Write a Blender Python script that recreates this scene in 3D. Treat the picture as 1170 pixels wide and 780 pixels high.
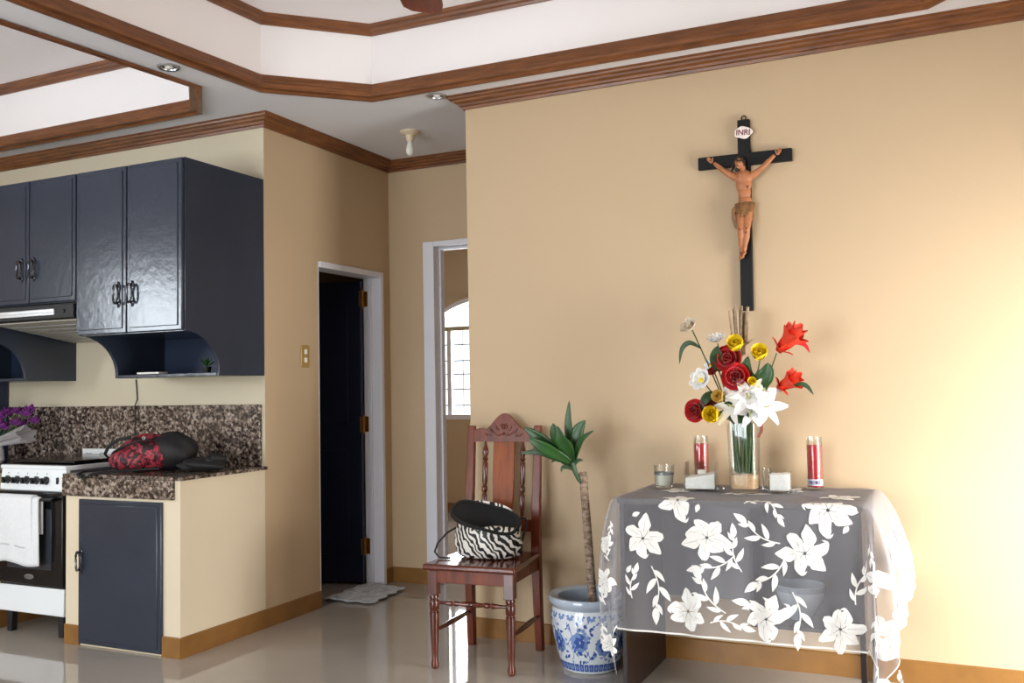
import bpy, bmesh, math, random
from mathutils import Vector, Matrix
from mathutils.geometry import tessellate_polygon
random.seed(7)
PI = math.pi
for _o in list(bpy.data.objects): bpy.data.objects.remove(_o, do_unlink=True)
SC = bpy.context.scene
COL = SC.collection

# ------------------------------------------------------------ camera
cd = bpy.data.cameras.new('camera'); cd.sensor_width = 36.0; cd.lens = 36.0*1062.416/1170.0
cd.clip_start = 0.05; cd.clip_end = 100
cam = bpy.data.objects.new('camera', cd); COL.objects.link(cam)
cam.matrix_world = Matrix(((0.90568, 0.03747, 0.42230, 0.0),
                           (0.42356, -0.03645, -0.90514, 0.0),
                           (-0.01853, 0.99863, -0.04888, 1.25),
                           (0, 0, 0, 1)))
SC.camera = cam
# ------------------------------------------------------------ colour management
SC.view_settings.view_transform = 'Standard'; SC.view_settings.look = 'None'
SC.view_settings.gamma = 1.0; SC.view_settings.use_curve_mapping = False
SC.view_settings.exposure = 0.0
# ------------------------------------------------------------ overcast sky
W = bpy.data.worlds.new('sky'); SC.world = W; W.use_nodes = True
W.node_tree.nodes['Background'].inputs[0].default_value = (0.86, 0.93, 1.0, 1)
W.node_tree.nodes['Background'].inputs[1].default_value = 2.2
# ------------------------------------------------------------ daylight at the windows
def daylight(name, loc, rot, sx, sy, power, col, spread=180):
    l = bpy.data.lights.new(name, 'AREA'); l.shape = 'RECTANGLE'; l.size = sx; l.size_y = sy
    l.energy = power; l.color = col; l.spread = math.radians(spread)
    o = bpy.data.objects.new(name, l); COL.objects.link(o)
    o.location = loc; o.rotation_euler = [math.radians(a) for a in rot]
    return o
daylight('daylight_rear', (-3.0, -3.12, 1.2), (84, 0, 0), 3.1, 2.1, 262, (0.90, 0.96, 1.0))
daylight('daylight_right', (1.80, 3.15, .85), (0, 68, -42), 1.6, 1.2, 124, (1.0, 0.985, 0.955), 140)
daylight('daylight_kitchen', (-6.42, .48, 1.9), (90, 0, -90), 1.15, .8, 85, (0.86, 0.94, 1.0))
daylight('daylight_bedroom', (-4.14, 8.55, 1.55), (-90, 0, 0), 1.6, 1.5, 140, (0.97, 0.98, 1.0))

# ------------------------------------------------------------ helpers
def lin(c):
    c /= 255.0
    return c/12.92 if c <= 0.04045 else ((c+0.055)/1.055)**2.4
def S(r, g, b): return (lin(r), lin(g), lin(b))

class MB:
    def __init__(s): s.v = []; s.f = []
    def add(s, vs, fs):
        o = len(s.v); s.v += [tuple(p) for p in vs]; s.f += [tuple(i+o for i in q) for q in fs]; return s
    def box(s, x0, x1, y0, y1, z0, z1):
        v = [(x0,y0,z0),(x1,y0,z0),(x1,y1,z0),(x0,y1,z0),(x0,y0,z1),(x1,y0,z1),(x1,y1,z1),(x0,y1,z1)]
        return s.add(v, [(0,3,2,1),(4,5,6,7),(0,1,5,4),(1,2,6,5),(2,3,7,6),(3,0,4,7)])
    def lathe(s, prof, n=24, c=(0,0,0), M=None, capb=True, capt=True, sx=1.0, sy=1.0):
        vs = []
        for r, z in prof:
            for k in range(n):
                a = 2*PI*k/n; vs.append(Vector((c[0]+r*sx*math.cos(a), c[1]+r*sy*math.sin(a), c[2]+z)))
        if M is not None: vs = [M @ p for p in vs]
        fs = []
        for i in range(len(prof)-1):
            for k in range(n):
                k2 = (k+1) % n; fs.append((i*n+k, i*n+k2, (i+1)*n+k2, (i+1)*n+k))
        if capb: fs.append(tuple(reversed(range(n))))
        if capt: fs.append(tuple(range((len(prof)-1)*n, len(prof)*n)))
        return s.add(vs, fs)
    def tube(s, pts, rad, n=8, flat=1.0, up=None, caps=True, closed=False):
        pts = [Vector(p) for p in pts]; m = len(pts)
        if not hasattr(rad, '__len__'): rad = [rad]*m
        vs = []; prev = None
        for i, p in enumerate(pts):
            if closed: t = pts[(i+1) % m]-pts[i-1]
            else: t = pts[min(i+1, m-1)]-pts[max(i-1, 0)]
            t.normalize()
            if prev is None:
                u = Vector(up) if up else (Vector((0,0,1)) if abs(t.z) < .9 else Vector((1,0,0)))
            else: u = prev
            u = u - t*u.dot(t)
            if u.length < 1e-6: u = t.orthogonal()
            u.normalize(); prev = u; w = t.cross(u)
            for k in range(n):
                a = 2*PI*k/n; vs.append(p + u*(rad[i]*flat*math.cos(a)) + w*(rad[i]*math.sin(a)))
        fs = []
        for i in range(m if closed else m-1):
            j = (i+1) % m
            for k in range(n):
                k2 = (k+1) % n; fs.append((i*n+k, i*n+k2, j*n+k2, j*n+k))
        if caps and not closed:
            fs.append(tuple(reversed(range(n)))); fs.append(tuple(range((m-1)*n, m*n)))
        return s.add(vs, fs)
    def prism(s, poly, fn0, fn1):
        n = len(poly); vs = [fn0(*p) for p in poly]+[fn1(*p) for p in poly]
        fs = [tuple(reversed(range(n))), tuple(range(n, 2*n))]
        fs += [(k, (k+1) % n, n+(k+1) % n, n+k) for k in range(n)]
        return s.add(vs, fs)
    def grid(s, fn, nu, nv, closeu=False):
        vs = [fn(i/nu, j/nv) for j in range(nv+1) for i in range(nu if closeu else nu+1)]
        w = nu if closeu else nu+1; fs = []
        for j in range(nv):
            for i in range(nu):
                i2 = (i+1) % w if closeu else i+1
                fs.append((j*w+i, j*w+i2, (j+1)*w+i2, (j+1)*w+i))
        return s.add(vs, fs)
    def ell(s, c, r, M=None, nu=16, nv=10):
        prof = []
        vs = []; fs = []
        for j in range(1, nv):
            th = PI*j/nv
            for k in range(nu):
                a = 2*PI*k/nu; vs.append(Vector((r[0]*math.sin(th)*math.cos(a), r[1]*math.sin(th)*math.sin(a), -r[2]*math.cos(th))))
        b = len(vs); vs.append(Vector((0,0,-r[2]))); vs.append(Vector((0,0,r[2])))
        for j in range(nv-2):
            for k in range(nu):
                k2 = (k+1) % nu; fs.append((j*nu+k, j*nu+k2, (j+1)*nu+k2, (j+1)*nu+k))
        for k in range(nu):
            k2 = (k+1) % nu; fs.append((b, k2, k)); fs.append((b+1, (nv-2)*nu+k, (nv-2)*nu+k2))
        if M is not None: vs = [M @ p for p in vs]
        return s.add([p+Vector(c) for p in vs], fs)
    def sweep(s, path, prof, closed=False, side=1):
        """prof: (d, z) d = distance to the side of the plan path (x, y), z absolute; mitred"""
        m = len(path); P = [Vector((p[0], p[1])) for p in path]; vs = []
        for i in range(m):
            if closed: a, b = P[i-1], P[(i+1) % m]
            else: a, b = (P[i-1] if i else None), (P[i+1] if i < m-1 else None)
            d1 = (P[i]-a).normalized() if a is not None else None
            d2 = (b-P[i]).normalized() if b is not None else None
            if d1 is None: d1 = d2
            if d2 is None: d2 = d1
            n1 = Vector((-d1.y, d1.x)); n2 = Vector((-d2.y, d2.x)); nn = (n1+n2).normalized()
            k = side/max(.25, nn.dot(n1))
            for d, z in prof: vs.append((P[i].x+nn.x*d*k, P[i].y+nn.y*d*k, z))
        n = len(prof); fs = []
        for i in range(m if closed else m-1):
            j = (i+1) % m
            for k in range(n-1): fs.append((i*n+k, j*n+k, j*n+k+1, i*n+k+1))
        if not closed: fs.append(tuple(range(n))); fs.append(tuple(reversed(range((m-1)*n, m*n))))
        return s.add(vs, fs)

def mesh(name, mb, mat, smooth=35):
    me = bpy.data.meshes.new(name); me.from_pydata(mb.v, [], mb.f); me.update()
    bm = bmesh.new(); bm.from_mesh(me); bmesh.ops.recalc_face_normals(bm, faces=bm.faces); bm.to_mesh(me); bm.free()
    if smooth:
        for p in me.polygons: p.use_smooth = True
        me.set_sharp_from_angle(angle=math.radians(smooth))
    if mat: me.materials.append(mat)
    return me
def obj(name, mb, mat, parent=None, bevel=0, smooth=35, seg=2):
    me = mb if isinstance(mb, bpy.types.Mesh) else mesh(name, mb, mat, smooth)
    o = bpy.data.objects.new(name, me); COL.objects.link(o)
    if parent is not None: o.parent = parent
    if bevel:
        b = o.modifiers.new('bevel', 'BEVEL'); b.width = bevel; b.segments = seg; b.limit_method = 'ANGLE'; b.angle_limit = math.radians(40)
    return o
def tag(o, label, cat=None, group=None, kind=None):
    o['label'] = label
    if cat: o['category'] = cat
    if group: o['group'] = group
    if kind: o['kind'] = kind
    return o
def thing(name, label, cat, loc=(0,0,0), rz=0, group=None):
    o = bpy.data.objects.new(name, None); COL.objects.link(o); o.empty_display_size = .05
    o.location = loc; o.rotation_euler = (0, 0, rz)
    return tag(o, label, cat, group)
def struct(name, mb, mat, label, bevel=0, smooth=35):
    o = obj(name, mb, mat, None, bevel, smooth); o['kind'] = 'structure'; o['label'] = label; o['category'] = name.split('_')[0]; return o
def copy_tree(o, parent=None):
    c = o.copy(); COL.objects.link(c); c.parent = parent
    for ch in list(o.children): copy_tree(ch, c)
    return c

# ------------------------------------------------------------ materials
def nt(name):
    m = bpy.data.materials.new(name); m.use_nodes = True
    t = m.node_tree; return m, t, t.nodes['Principled BSDF']
def ramp(t, stops, interp='LINEAR'):
    r = t.nodes.new('ShaderNodeValToRGB'); r.color_ramp.interpolation = interp
    e = r.color_ramp.elements
    while len(e) < len(stops): e.new(.5)
    for i, (p, c) in enumerate(stops): e[i].position = p; e[i].color = (c[0], c[1], c[2], 1)
    return r
def coords(t, scale=(1,1,1), rot=(0,0,0)):
    c = t.nodes.new('ShaderNodeTexCoord'); mp = t.nodes.new('ShaderNodeMapping')
    mp.inputs['Scale'].default_value = scale; mp.inputs['Rotation'].default_value = rot
    t.links.new(c.outputs['Object'], mp.inputs[0]); return mp.outputs[0]
def bumpn(t, b, src, strength, dist=.01):
    n = t.nodes.new('ShaderNodeBump'); n.inputs['Strength'].default_value = strength; n.inputs['Distance'].default_value = dist
    t.links.new(src, n.inputs['Height']); t.links.new(n.outputs[0], b.inputs['Normal'])
def M(name, col, rough=.5, metal=0, spec=.5, var=.05, scale=6, bump=0, bscale=80, coat=0, coatr=.1, sheen=0, trans=0, stretch=(1,1,1)):
    m, t, b = nt(name)
    v = coords(t, stretch)
    n = t.nodes.new('ShaderNodeTexNoise'); n.inputs['Scale'].default_value = scale; n.inputs['Detail'].default_value = 4
    t.links.new(v, n.inputs['Vector'])
    r = ramp(t, [(.3, [x*(1-var) for x in col]), (.7, [min(1, x*(1+var)) for x in col])])
    t.links.new(n.outputs['Fac'], r.inputs[0]); t.links.new(r.outputs[0], b.inputs['Base Color'])
    b.inputs['Roughness'].default_value = rough; b.inputs['Metallic'].default_value = metal
    b.inputs['Specular IOR Level'].default_value = spec
    b.inputs['Coat Weight'].default_value = coat; b.inputs['Coat Roughness'].default_value = coatr
    b.inputs['Sheen Weight'].default_value = sheen; b.inputs['Transmission Weight'].default_value = trans
    if bump:
        n2 = t.nodes.new('ShaderNodeTexNoise'); n2.inputs['Scale'].default_value = bscale; n2.inputs['Detail'].default_value = 3
        t.links.new(v, n2.inputs['Vector']); bumpn(t, b, n2.outputs['Fac'], bump)
    return m
def wood(name, c1, c2, stretch=(30,30,3), rough=.35, coat=.3, spec=.5):
    m, t, b = nt(name)
    n = t.nodes.new('ShaderNodeTexNoise'); n.inputs['Scale'].default_value = 1; n.inputs['Detail'].default_value = 5; n.inputs['Roughness'].default_value = .65
    t.links.new(coords(t, stretch), n.inputs['Vector'])
    r = ramp(t, [(.3, c1), (.68, c2)]); t.links.new(n.outputs['Fac'], r.inputs[0]); t.links.new(r.outputs[0], b.inputs['Base Color'])
    b.inputs['Roughness'].default_value = rough; b.inputs['Coat Weight'].default_value = coat; b.inputs['Coat Roughness'].default_value = .15
    b.inputs['Specular IOR Level'].default_value = spec
    return m
def glass(name, tint=(1,1,1), gloss=.12, rough=.02, edge=.35):
    m, t, b = nt(name); t.nodes.remove(b)
    out = t.nodes['Material Output']
    tr = t.nodes.new('ShaderNodeBsdfTransparent'); tr.inputs[0].default_value = (*tint, 1)
    gl = t.nodes.new('ShaderNodeBsdfGlossy'); gl.inputs['Roughness'].default_value = rough
    lw = t.nodes.new('ShaderNodeLayerWeight'); lw.inputs['Blend'].default_value = edge
    n = t.nodes.new('ShaderNodeTexNoise'); n.inputs['Scale'].default_value = 12; t.links.new(coords(t), n.inputs['Vector'])
    bp = t.nodes.new('ShaderNodeBump'); bp.inputs['Strength'].default_value = .05; t.links.new(n.outputs['Fac'], bp.inputs['Height']); t.links.new(bp.outputs[0], gl.inputs['Normal'])
    ad = t.nodes.new('ShaderNodeMath'); ad.operation = 'MULTIPLY_ADD'; ad.inputs[1].default_value = .5; ad.inputs[2].default_value = gloss*.1
    t.links.new(lw.outputs['Fresnel'], ad.inputs[0])
    mx = t.nodes.new('ShaderNodeMixShader'); t.links.new(ad.outputs[0], mx.inputs[0]); t.links.new(tr.outputs[0], mx.inputs[1]); t.links.new(gl.outputs[0], mx.inputs[2])
    t.links.new(mx.outputs[0], out.inputs['Surface']); return m
def sheer(name, col, opac, tr=.5):
    m, t, b = nt(name); t.nodes.remove(b); out = t.nodes['Material Output']
    d = t.nodes.new('ShaderNodeBsdfDiffuse'); d.inputs[0].default_value = (*col, 1)
    tl = t.nodes.new('ShaderNodeBsdfTranslucent'); tl.inputs[0].default_value = (*col, 1)
    m1 = t.nodes.new('ShaderNodeMixShader'); m1.inputs[0].default_value = tr; t.links.new(d.outputs[0], m1.inputs[1]); t.links.new(tl.outputs[0], m1.inputs[2])
    tp = t.nodes.new('ShaderNodeBsdfTransparent')
    lw = t.nodes.new('ShaderNodeLayerWeight'); lw.inputs['Blend'].default_value = .5
    n = t.nodes.new('ShaderNodeTexNoise'); n.inputs['Scale'].default_value = 9; t.links.new(coords(t), n.inputs['Vector'])
    ad = t.nodes.new('ShaderNodeMath'); ad.operation = 'MULTIPLY_ADD'; ad.inputs[1].default_value = .22; ad.inputs[2].default_value = opac
    t.links.new(lw.outputs['Facing'], ad.inputs[0])
    a2 = t.nodes.new('ShaderNodeMath'); a2.operation = 'MULTIPLY_ADD'; a2.inputs[1].default_value = .08; a2.use_clamp = True
    t.links.new(n.outputs['Fac'], a2.inputs[0]); t.links.new(ad.outputs[0], a2.inputs[2])
    mx = t.nodes.new('ShaderNodeMixShader'); t.links.new(a2.outputs[0], mx.inputs[0]); t.links.new(tp.outputs[0], mx.inputs[1]); t.links.new(m1.outputs[0], mx.inputs[2])
    t.links.new(mx.outputs[0], out.inputs['Surface']); return m
def granite(name):
    m, t, b = nt(name); v = coords(t)
    n = t.nodes.new('ShaderNodeTexNoise'); n.inputs['Scale'].default_value = 55; n.inputs['Detail'].default_value = 6; n.inputs['Roughness'].default_value = .7
    vo = t.nodes.new('ShaderNodeTexVoronoi'); vo.inputs['Scale'].default_value = 70
    t.links.new(v, n.inputs['Vector']); t.links.new(v, vo.inputs['Vector'])
    sp = t.nodes.new('ShaderNodeSeparateColor'); t.links.new(vo.outputs['Color'], sp.inputs[0])
    ad = t.nodes.new('ShaderNodeMath'); ad.operation = 'MULTIPLY_ADD'; ad.inputs[1].default_value = .35
    t.links.new(sp.outputs[0], ad.inputs[0]); t.links.new(n.outputs['Fac'], ad.inputs[2])
    r = ramp(t, [(.45, S(22,18,17)), (.62, S(74,62,56)), (.76, S(128,112,100)), (.92, S(186,172,160))])
    t.links.new(ad.outputs[0], r.inputs[0]); t.links.new(r.outputs[0], b.inputs['Base Color'])
    b.inputs['Roughness'].default_value = .18; return m
def two_tone(name, kind, stops, scale, rough=.6, dist=2.0, rot=(0,0,0), stretch=(1,1,1), interp='CONSTANT', sheen=0):
    m, t, b = nt(name); v = coords(t, stretch, rot)
    if kind == 'wave':
        w = t.nodes.new('ShaderNodeTexWave'); w.inputs['Scale'].default_value = scale; w.inputs['Distortion'].default_value = dist
        w.inputs['Detail'].default_value = 2; w.inputs['Detail Scale'].default_value = 1.2; out = w.outputs['Fac']
    elif kind == 'noise':
        w = t.nodes.new('ShaderNodeTexNoise'); w.inputs['Scale'].default_value = scale; w.inputs['Detail'].default_value = 3; w.inputs['Distortion'].default_value = dist; out = w.outputs['Fac']
    else:
        w = t.nodes.new('ShaderNodeTexVoronoi'); w.inputs['Scale'].default_value = scale; out = w.outputs['Distance']
    t.links.new(v, w.inputs['Vector'])
    r = ramp(t, stops, interp); t.links.new(out, r.inputs[0]); t.links.new(r.outputs[0], b.inputs['Base Color'])
    b.inputs['Roughness'].default_value = rough; b.inputs['Sheen Weight'].default_value = sheen
    return m

m_wall = M('wall_paint', S(196,172,140), .55, var=.02, scale=1.5, spec=.3, bump=.02, bscale=30)
m_counter_lit = M('lit_counter_paint', S(226,211,184), .5, var=.02, scale=2, spec=.3)  # tan wall paint lightened for the counter bodies, bright light put into the colour
m_kwall_lit = M('lit_kitchen_wall_paint', S(208,197,172), .5, var=.02, scale=2, spec=.3)  # tan wall paint lightened for the kitchen back wall, stronger light painted in
m_ceil = M('ceiling_paint', S(222,222,226), .8, var=.015, scale=2, spec=.2)
m_tray = M('tray_paint', S(246,242,242), .7, var=.015, scale=2, spec=.2)
m_crown = wood('crown_wood', S(88,48,20), S(134,80,38), (6,6,60), .4, .15)
m_base = M('baseboard_tile', S(140,98,48), .35, var=.14, scale=9, spec=.5)
m_floor = M('polished_floor_tile', S(172,164,154), .05, var=.045, scale=2.2, spec=.8)
m_navy = M('navy_paint', S(45,53,67), .22, var=.06, scale=5, spec=.55, bump=.12, bscale=22)
m_navy_d = M('navy_door_paint', S(26,33,58), .35, var=.08, scale=4, spec=.4)
m_inside = M('navy_shelf_paint', S(30,42,66), .5, var=.06, scale=5)
m_granite = granite('granite')
m_white = M('white_enamel', S(240,244,246), .25, var=.01)
m_frame = M('white_door_frame', S(226,226,234), .45, var=.02)
m_black = M('black_gloss', S(16,16,18), .15, var=.1)
m_blackm = M('black_matte', S(20,20,21), .6, var=.15)
m_steel = M('brushed_steel', S(190,192,195), .3, 1.0, var=.05)
m_grey = M('grey_metal', S(135,137,142), .4, .6, var=.05)
m_darkmetal = M('dark_bronze', S(74,72,76), .25, .9, var=.1)
m_brass = M('brass', S(176,134,66), .28, 1.0, var=.12, scale=30)
m_chair = wood('mahogany', S(58,20,9), S(108,44,22), (25,25,4), .18, .35)
m_chair2 = wood('mahogany_satin', S(72,27,10), S(128,55,26), (25,25,4), .36, .08, .3)
m_splat = wood('mahogany_light', S(108,48,13), S(152,76,26), (30,30,5), .4, .0, .25)
m_desk = wood('dark_laminate', S(26,16,13), S(42,28,24), (20,20,4), .38, .0, .3)
m_desk_in = M('desk_back_laminate', S(52,46,52), .3, var=.06)
m_porc = M('porcelain', S(232,240,248), .1, var=.02, spec=.6, coat=.6)
m_blue = M('cobalt_glaze', S(52,88,168), .12, var=.25, scale=40, coat=.5)
m_blue2 = M('pale_cobalt_glaze', S(122,152,206), .12, var=.2, scale=40, coat=.5)
m_cele = M('grey_blue_glaze', S(178,192,210), .1, var=.04, coat=.6)
m_bowl = M('pale_blue_glaze', S(214,232,248), .2, var=.03, coat=.4)
m_trunk = two_tone('cane_bark', 'noise', [(.3, S(92,74,62)), (.48, S(142,120,102)), (.66, S(178,158,138))], 3, .85, .4, stretch=(14,14,26), interp='LINEAR')
m_leaf = M('dracaena_leaf', S(40,78,32), .35, var=.3, scale=14, spec=.5)
m_leafd = M('dark_green_leaf', S(44,74,40), .45, var=.3, scale=18)
m_soil = M('soil', S(70,58,48), .9, var=.3, scale=40)
m_glass = glass('clear_glass', (.985,.995,.99))
m_pane = glass('window_glass', (.98,.99,1), .05, .01, .2)
m_redwax = M('red_wax', S(196,26,32), .3, var=.06, spec=.5)
m_sandw = M('white_sand', S(250,248,246), .9, var=.05, scale=90, bump=.3, bscale=200)
m_sandt = M('tan_sand', S(214,178,138), .9, var=.08, scale=120, bump=.3, bscale=200)
m_wax = M('white_wax', S(240,238,230), .5, var=.02)
m_cross = M('black_stained_wood', S(13,12,13), .6, var=.2, scale=20, spec=.3)
m_skin = M('painted_plaster_skin', S(172,110,70), .5, var=.15, scale=45)
m_hair = M('painted_hair', S(38,24,18), .6, var=.2, scale=60)
m_loin = M('gilded_cloth', S(128,88,48), .5, var=.3, scale=50)
m_blood = M('painted_wound', S(120,24,16), .4, var=.1)
m_plaq = M('plaque_enamel', S(238,226,222), .5, var=.06, scale=60)
m_letter = M('maroon_lettering', S(112,24,30), .5, var=.05)
m_organza = sheer('organza', (.62,.62,.67), .24, .25)
m_embro = M('white_embroidery', S(244,243,240), .8, var=.03, scale=80)
m_hem = M('organza_hem', S(235,234,230), .8, var=.04, scale=60)
m_towel = M('white_terry', S(240,242,244), .95, var=.03, scale=60, bump=.5, bscale=260, sheen=.4)
m_mat = two_tone('grey_rag_rug', 'noise', [(0, S(120,122,128)), (.45, S(170,172,178)), (.6, S(206,208,212)), (.75, S(140,142,150))], 14, .95, 1.0, interp='LINEAR', sheen=.2)
m_zebra = two_tone('zebra_print', 'wave', [(0, S(14,13,14)), (.50, S(236,232,226))], 8, .45, 13.0, (.35, .5, .2), stretch=(1.5,1.5,1.5))
m_lining = M('black_plush', S(10,10,11), .9, var=.3, scale=50, sheen=.1)
m_strap = M('black_webbing', S(22,20,22), .7, var=.2, scale=90)
m_floral = two_tone('red_floral_print', 'noise', [(0, S(14,12,14)), (.44, S(30,16,20)), (.50, S(120,22,40)), (.58, S(186,60,76)), (.63, S(104,24,36)), (.70, S(24,14,16))], 26, .6, 1.2, interp='LINEAR')
m_red = M('red_silk', S(206,18,28), .7, var=.2, scale=30, sheen=.2)
m_orange = M('vermilion_silk', S(222,62,36), .6, var=.12, scale=30)
m_yellow = M('yellow_silk', S(255,218,40), .6, var=.14, scale=30)
m_whitef = M('white_silk', S(246,246,244), .6, var=.03, scale=30)
m_cream_f = M('cream_silk', S(226,212,190), .6, var=.08, scale=30)
m_purple = M('purple_silk', S(120,46,128), .7, var=.35, scale=40)
m_straw = M('dried_grass', S(172,152,126), .8, var=.3, scale=60)
m_stem = M('green_stem', S(64,90,52), .6, var=.2, scale=40)
m_plastic = sheer('clear_plastic_wrap', (.85,.83,.84), .28)
m_gem = glass('crystal', (.88,.92,1), .4, .05, .6)
m_fan = wood('fan_blade_wood', S(92,40,20), S(136,66,36), (8,40,40), .35, .3)
m_light = M('lamp_white', S(238,236,230), .4, var=.02)
m_socket = M('cream_socket', S(222,206,176), .45, var=.03)
m_plate = M('aged_brass_plate', S(190,158,96), .4, .4, var=.08)
m_label = M('blue_grey_label', S(206,210,226), .5, var=.1, scale=60)
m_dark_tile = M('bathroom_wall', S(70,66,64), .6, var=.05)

# ============================================================ STRUCTURE
Ym, Xs, Yk, Ye, Xc, ZC = 4.217, -3.322, 3.97, 5.217, -2.21, 2.75
XL, XR, YB = -6.3, 1.35, -3.0

struct('floor', MB().box(XL-.3, XR+.3, YB-.3, 8.5, -.08, 0), m_floor, 'polished beige grey tile floor', smooth=0)

def wall(axis, t0, t1, a0, a1, z0, z1, opens=()):
    mb = MB()
    def put(p0, p1, q0, q1):
        if p1-p0 < 1e-4 or q1-q0 < 1e-4: return
        if axis == 'x': mb.box(p0, p1, t0, t1, q0, q1)
        else: mb.box(t0, t1, p0, p1, q0, q1)
    cur = a0
    for (o0, o1, oz0, oz1) in sorted(opens):
        put(cur, o0, z0, z1); put(o0, o1, z0, oz0); put(o0, o1, oz1, z1); cur = o1
    put(cur, a1, z0, z1)
    return mb
struct('wall_main', wall('x', Ym, Ym+.12, Xc, XR+.12, 0, ZC), m_wall, 'tan painted wall behind the crucifix and the table', smooth=0)
struct('wall_hallway_right', wall('y', Xc, Xc+.12, Ym+.12, Ye, 0, ZC), m_wall, 'tan wall on the right side of the hallway', smooth=0)
DX0, DX1, DZ = -2.975, -2.275, 2.165
struct('wall_hallway_end', wall('x', Ye, Ye+.12, -6.4, -1.6, 0, ZC, [(DX0-.03, DX1+.03, 0, DZ+.03)]), m_wall, 'tan wall at the end of the hallway around the bedroom doorway', smooth=0)
BY0, BY1, BZ = 4.452, 5.095, 1.975
struct('wall_hallway_left', wall('y', Xs-.12, Xs, Yk, Ye, 0, ZC, [(BY0-.008, BY1+.02, 0, BZ+.02)]), m_wall, 'tan hallway wall with the dark open door', smooth=0)
struct('wall_kitchen_back', wall('x', Yk, Yk+.12, XL, Xs-.12, 0, ZC).box(XL, Xs-.0004, Yk-.0015, Yk, 0, ZC), m_kwall_lit, 'kitchen wall behind the navy wall cabinets, tan paint lightened as if brightly lit', smooth=0)
KW = (-.1, 1.06, 1.5, 2.3)
struct('wall_kitchen_left', wall('y', XL-.12, XL, YB, Yk+.12, 0, ZC, [KW]), m_wall, 'tan kitchen wall outside the left edge of the photo', smooth=0)
RW = (2.6, 3.9, .05, 1.75)
struct('wall_right', wall('y', XR, XR+.12, YB, Ym, 0, ZC, [RW]), m_wall, 'tan wall outside the right edge of the photo', smooth=0)
BWs = [(-4.5, -3.1, .15, 2.25), (-2.9, -1.5, .15, 2.25)]
struct('wall_rear', wall('x', YB-.12, YB, XL-.12, XR+.12, 0, ZC, BWs), m_wall, 'tan wall behind the camera', smooth=0)
# dark bathroom and the bedroom
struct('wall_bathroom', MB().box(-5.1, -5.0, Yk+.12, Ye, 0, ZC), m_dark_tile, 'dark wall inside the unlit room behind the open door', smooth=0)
WX0, WX1, WZ0, WZS, WC, WR = -4.92, -3.355, .934, 1.85, (-4.139, 1.079), 1.10
wb = wall('x', 8.28, 8.42, -6.4, -1.6, 0, ZC, [(WX0, WX1, WZ0, 2.19)])
arc = [(WC[0]+WR*math.sin(a), WC[1]+WR*math.cos(a)) for a in [(-1+2*k/24)*math.asin(.784/WR) for k in range(25)]]
for k in range(24):
    (xa, za), (xb, zb) = arc[k], arc[k+1]
    wb.prism([(xa, za), (xb, zb), (xb, 2.195), (xa, 2.195)], lambda x, z: (x, 8.28, z), lambda x, z: (x, 8.42, z))
struct('wall_bedroom_back', wb, m_wall, 'tan bedroom wall with the arched window', smooth=0)
struct('wall_bedroom_left', MB().box(-6.52, -6.4, Ye, 8.42, 0, ZC), m_wall, 'tan left wall of the bedroom', smooth=0)
struct('wall_bedroom_right', MB().box(-1.6, -1.48, Ye, 8.42, 0, ZC), m_wall, 'tan right wall of the bedroom', smooth=0)

# ceiling with two stepped octagonal recesses
LT = [(-3.035,3.608), (-2.637,3.998), (-.02,4.035), (.39,3.64), (.39,.28), (-.02,-.12), (-2.75,-.12), (-3.15,.28), (-3.14,2.35)]
KT = [(-3.26,3.426), (-3.365,2.42), (-3.375,.7), (-3.68,.4), (-5.5,.4), (-5.8,.7), (-5.8,3.44), (-5.5,3.752), (-3.56,3.745)]
def ccw(p): return p if sum(p[i-1][0]*p[i][1]-p[i][0]*p[i-1][1] for i in range(len(p))) > 0 else p[::-1]
LT = ccw(LT); KT = ccw(KT)
outer = [(XL-.3, YB-.3), (XR+.3, YB-.3), (XR+.3, 8.5), (XL-.3, 8.5)]
loops = [[Vector((x, y, ZC)) for x, y in p] for p in (outer, LT[::-1], KT[::-1])]
flat = [p for l in loops for p in l]
struct('ceiling', MB().add(flat, tessellate_polygon(loops)), m_ceil, 'pale grey flat ceiling around the recesses', smooth=0)
ZU = 3.125
def recess(path, name, label):
    mb = MB(); n = len(path)
    mb.add([(x, y, ZC) for x, y in path]+[(x, y, ZU) for x, y in path], [(k, (k+1) % n, n+(k+1) % n, n+k) for k in range(n)])
    mb.add([(x, y, ZU) for x, y in path], [tuple(range(n))])
    return struct(name, mb, m_tray, label, smooth=0)
recess(LT, 'ceiling_recess_living', 'raised white octagonal ceiling recess over the living room')
recess(KT, 'ceiling_recess_kitchen', 'raised white ceiling recess over the kitchen')

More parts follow.
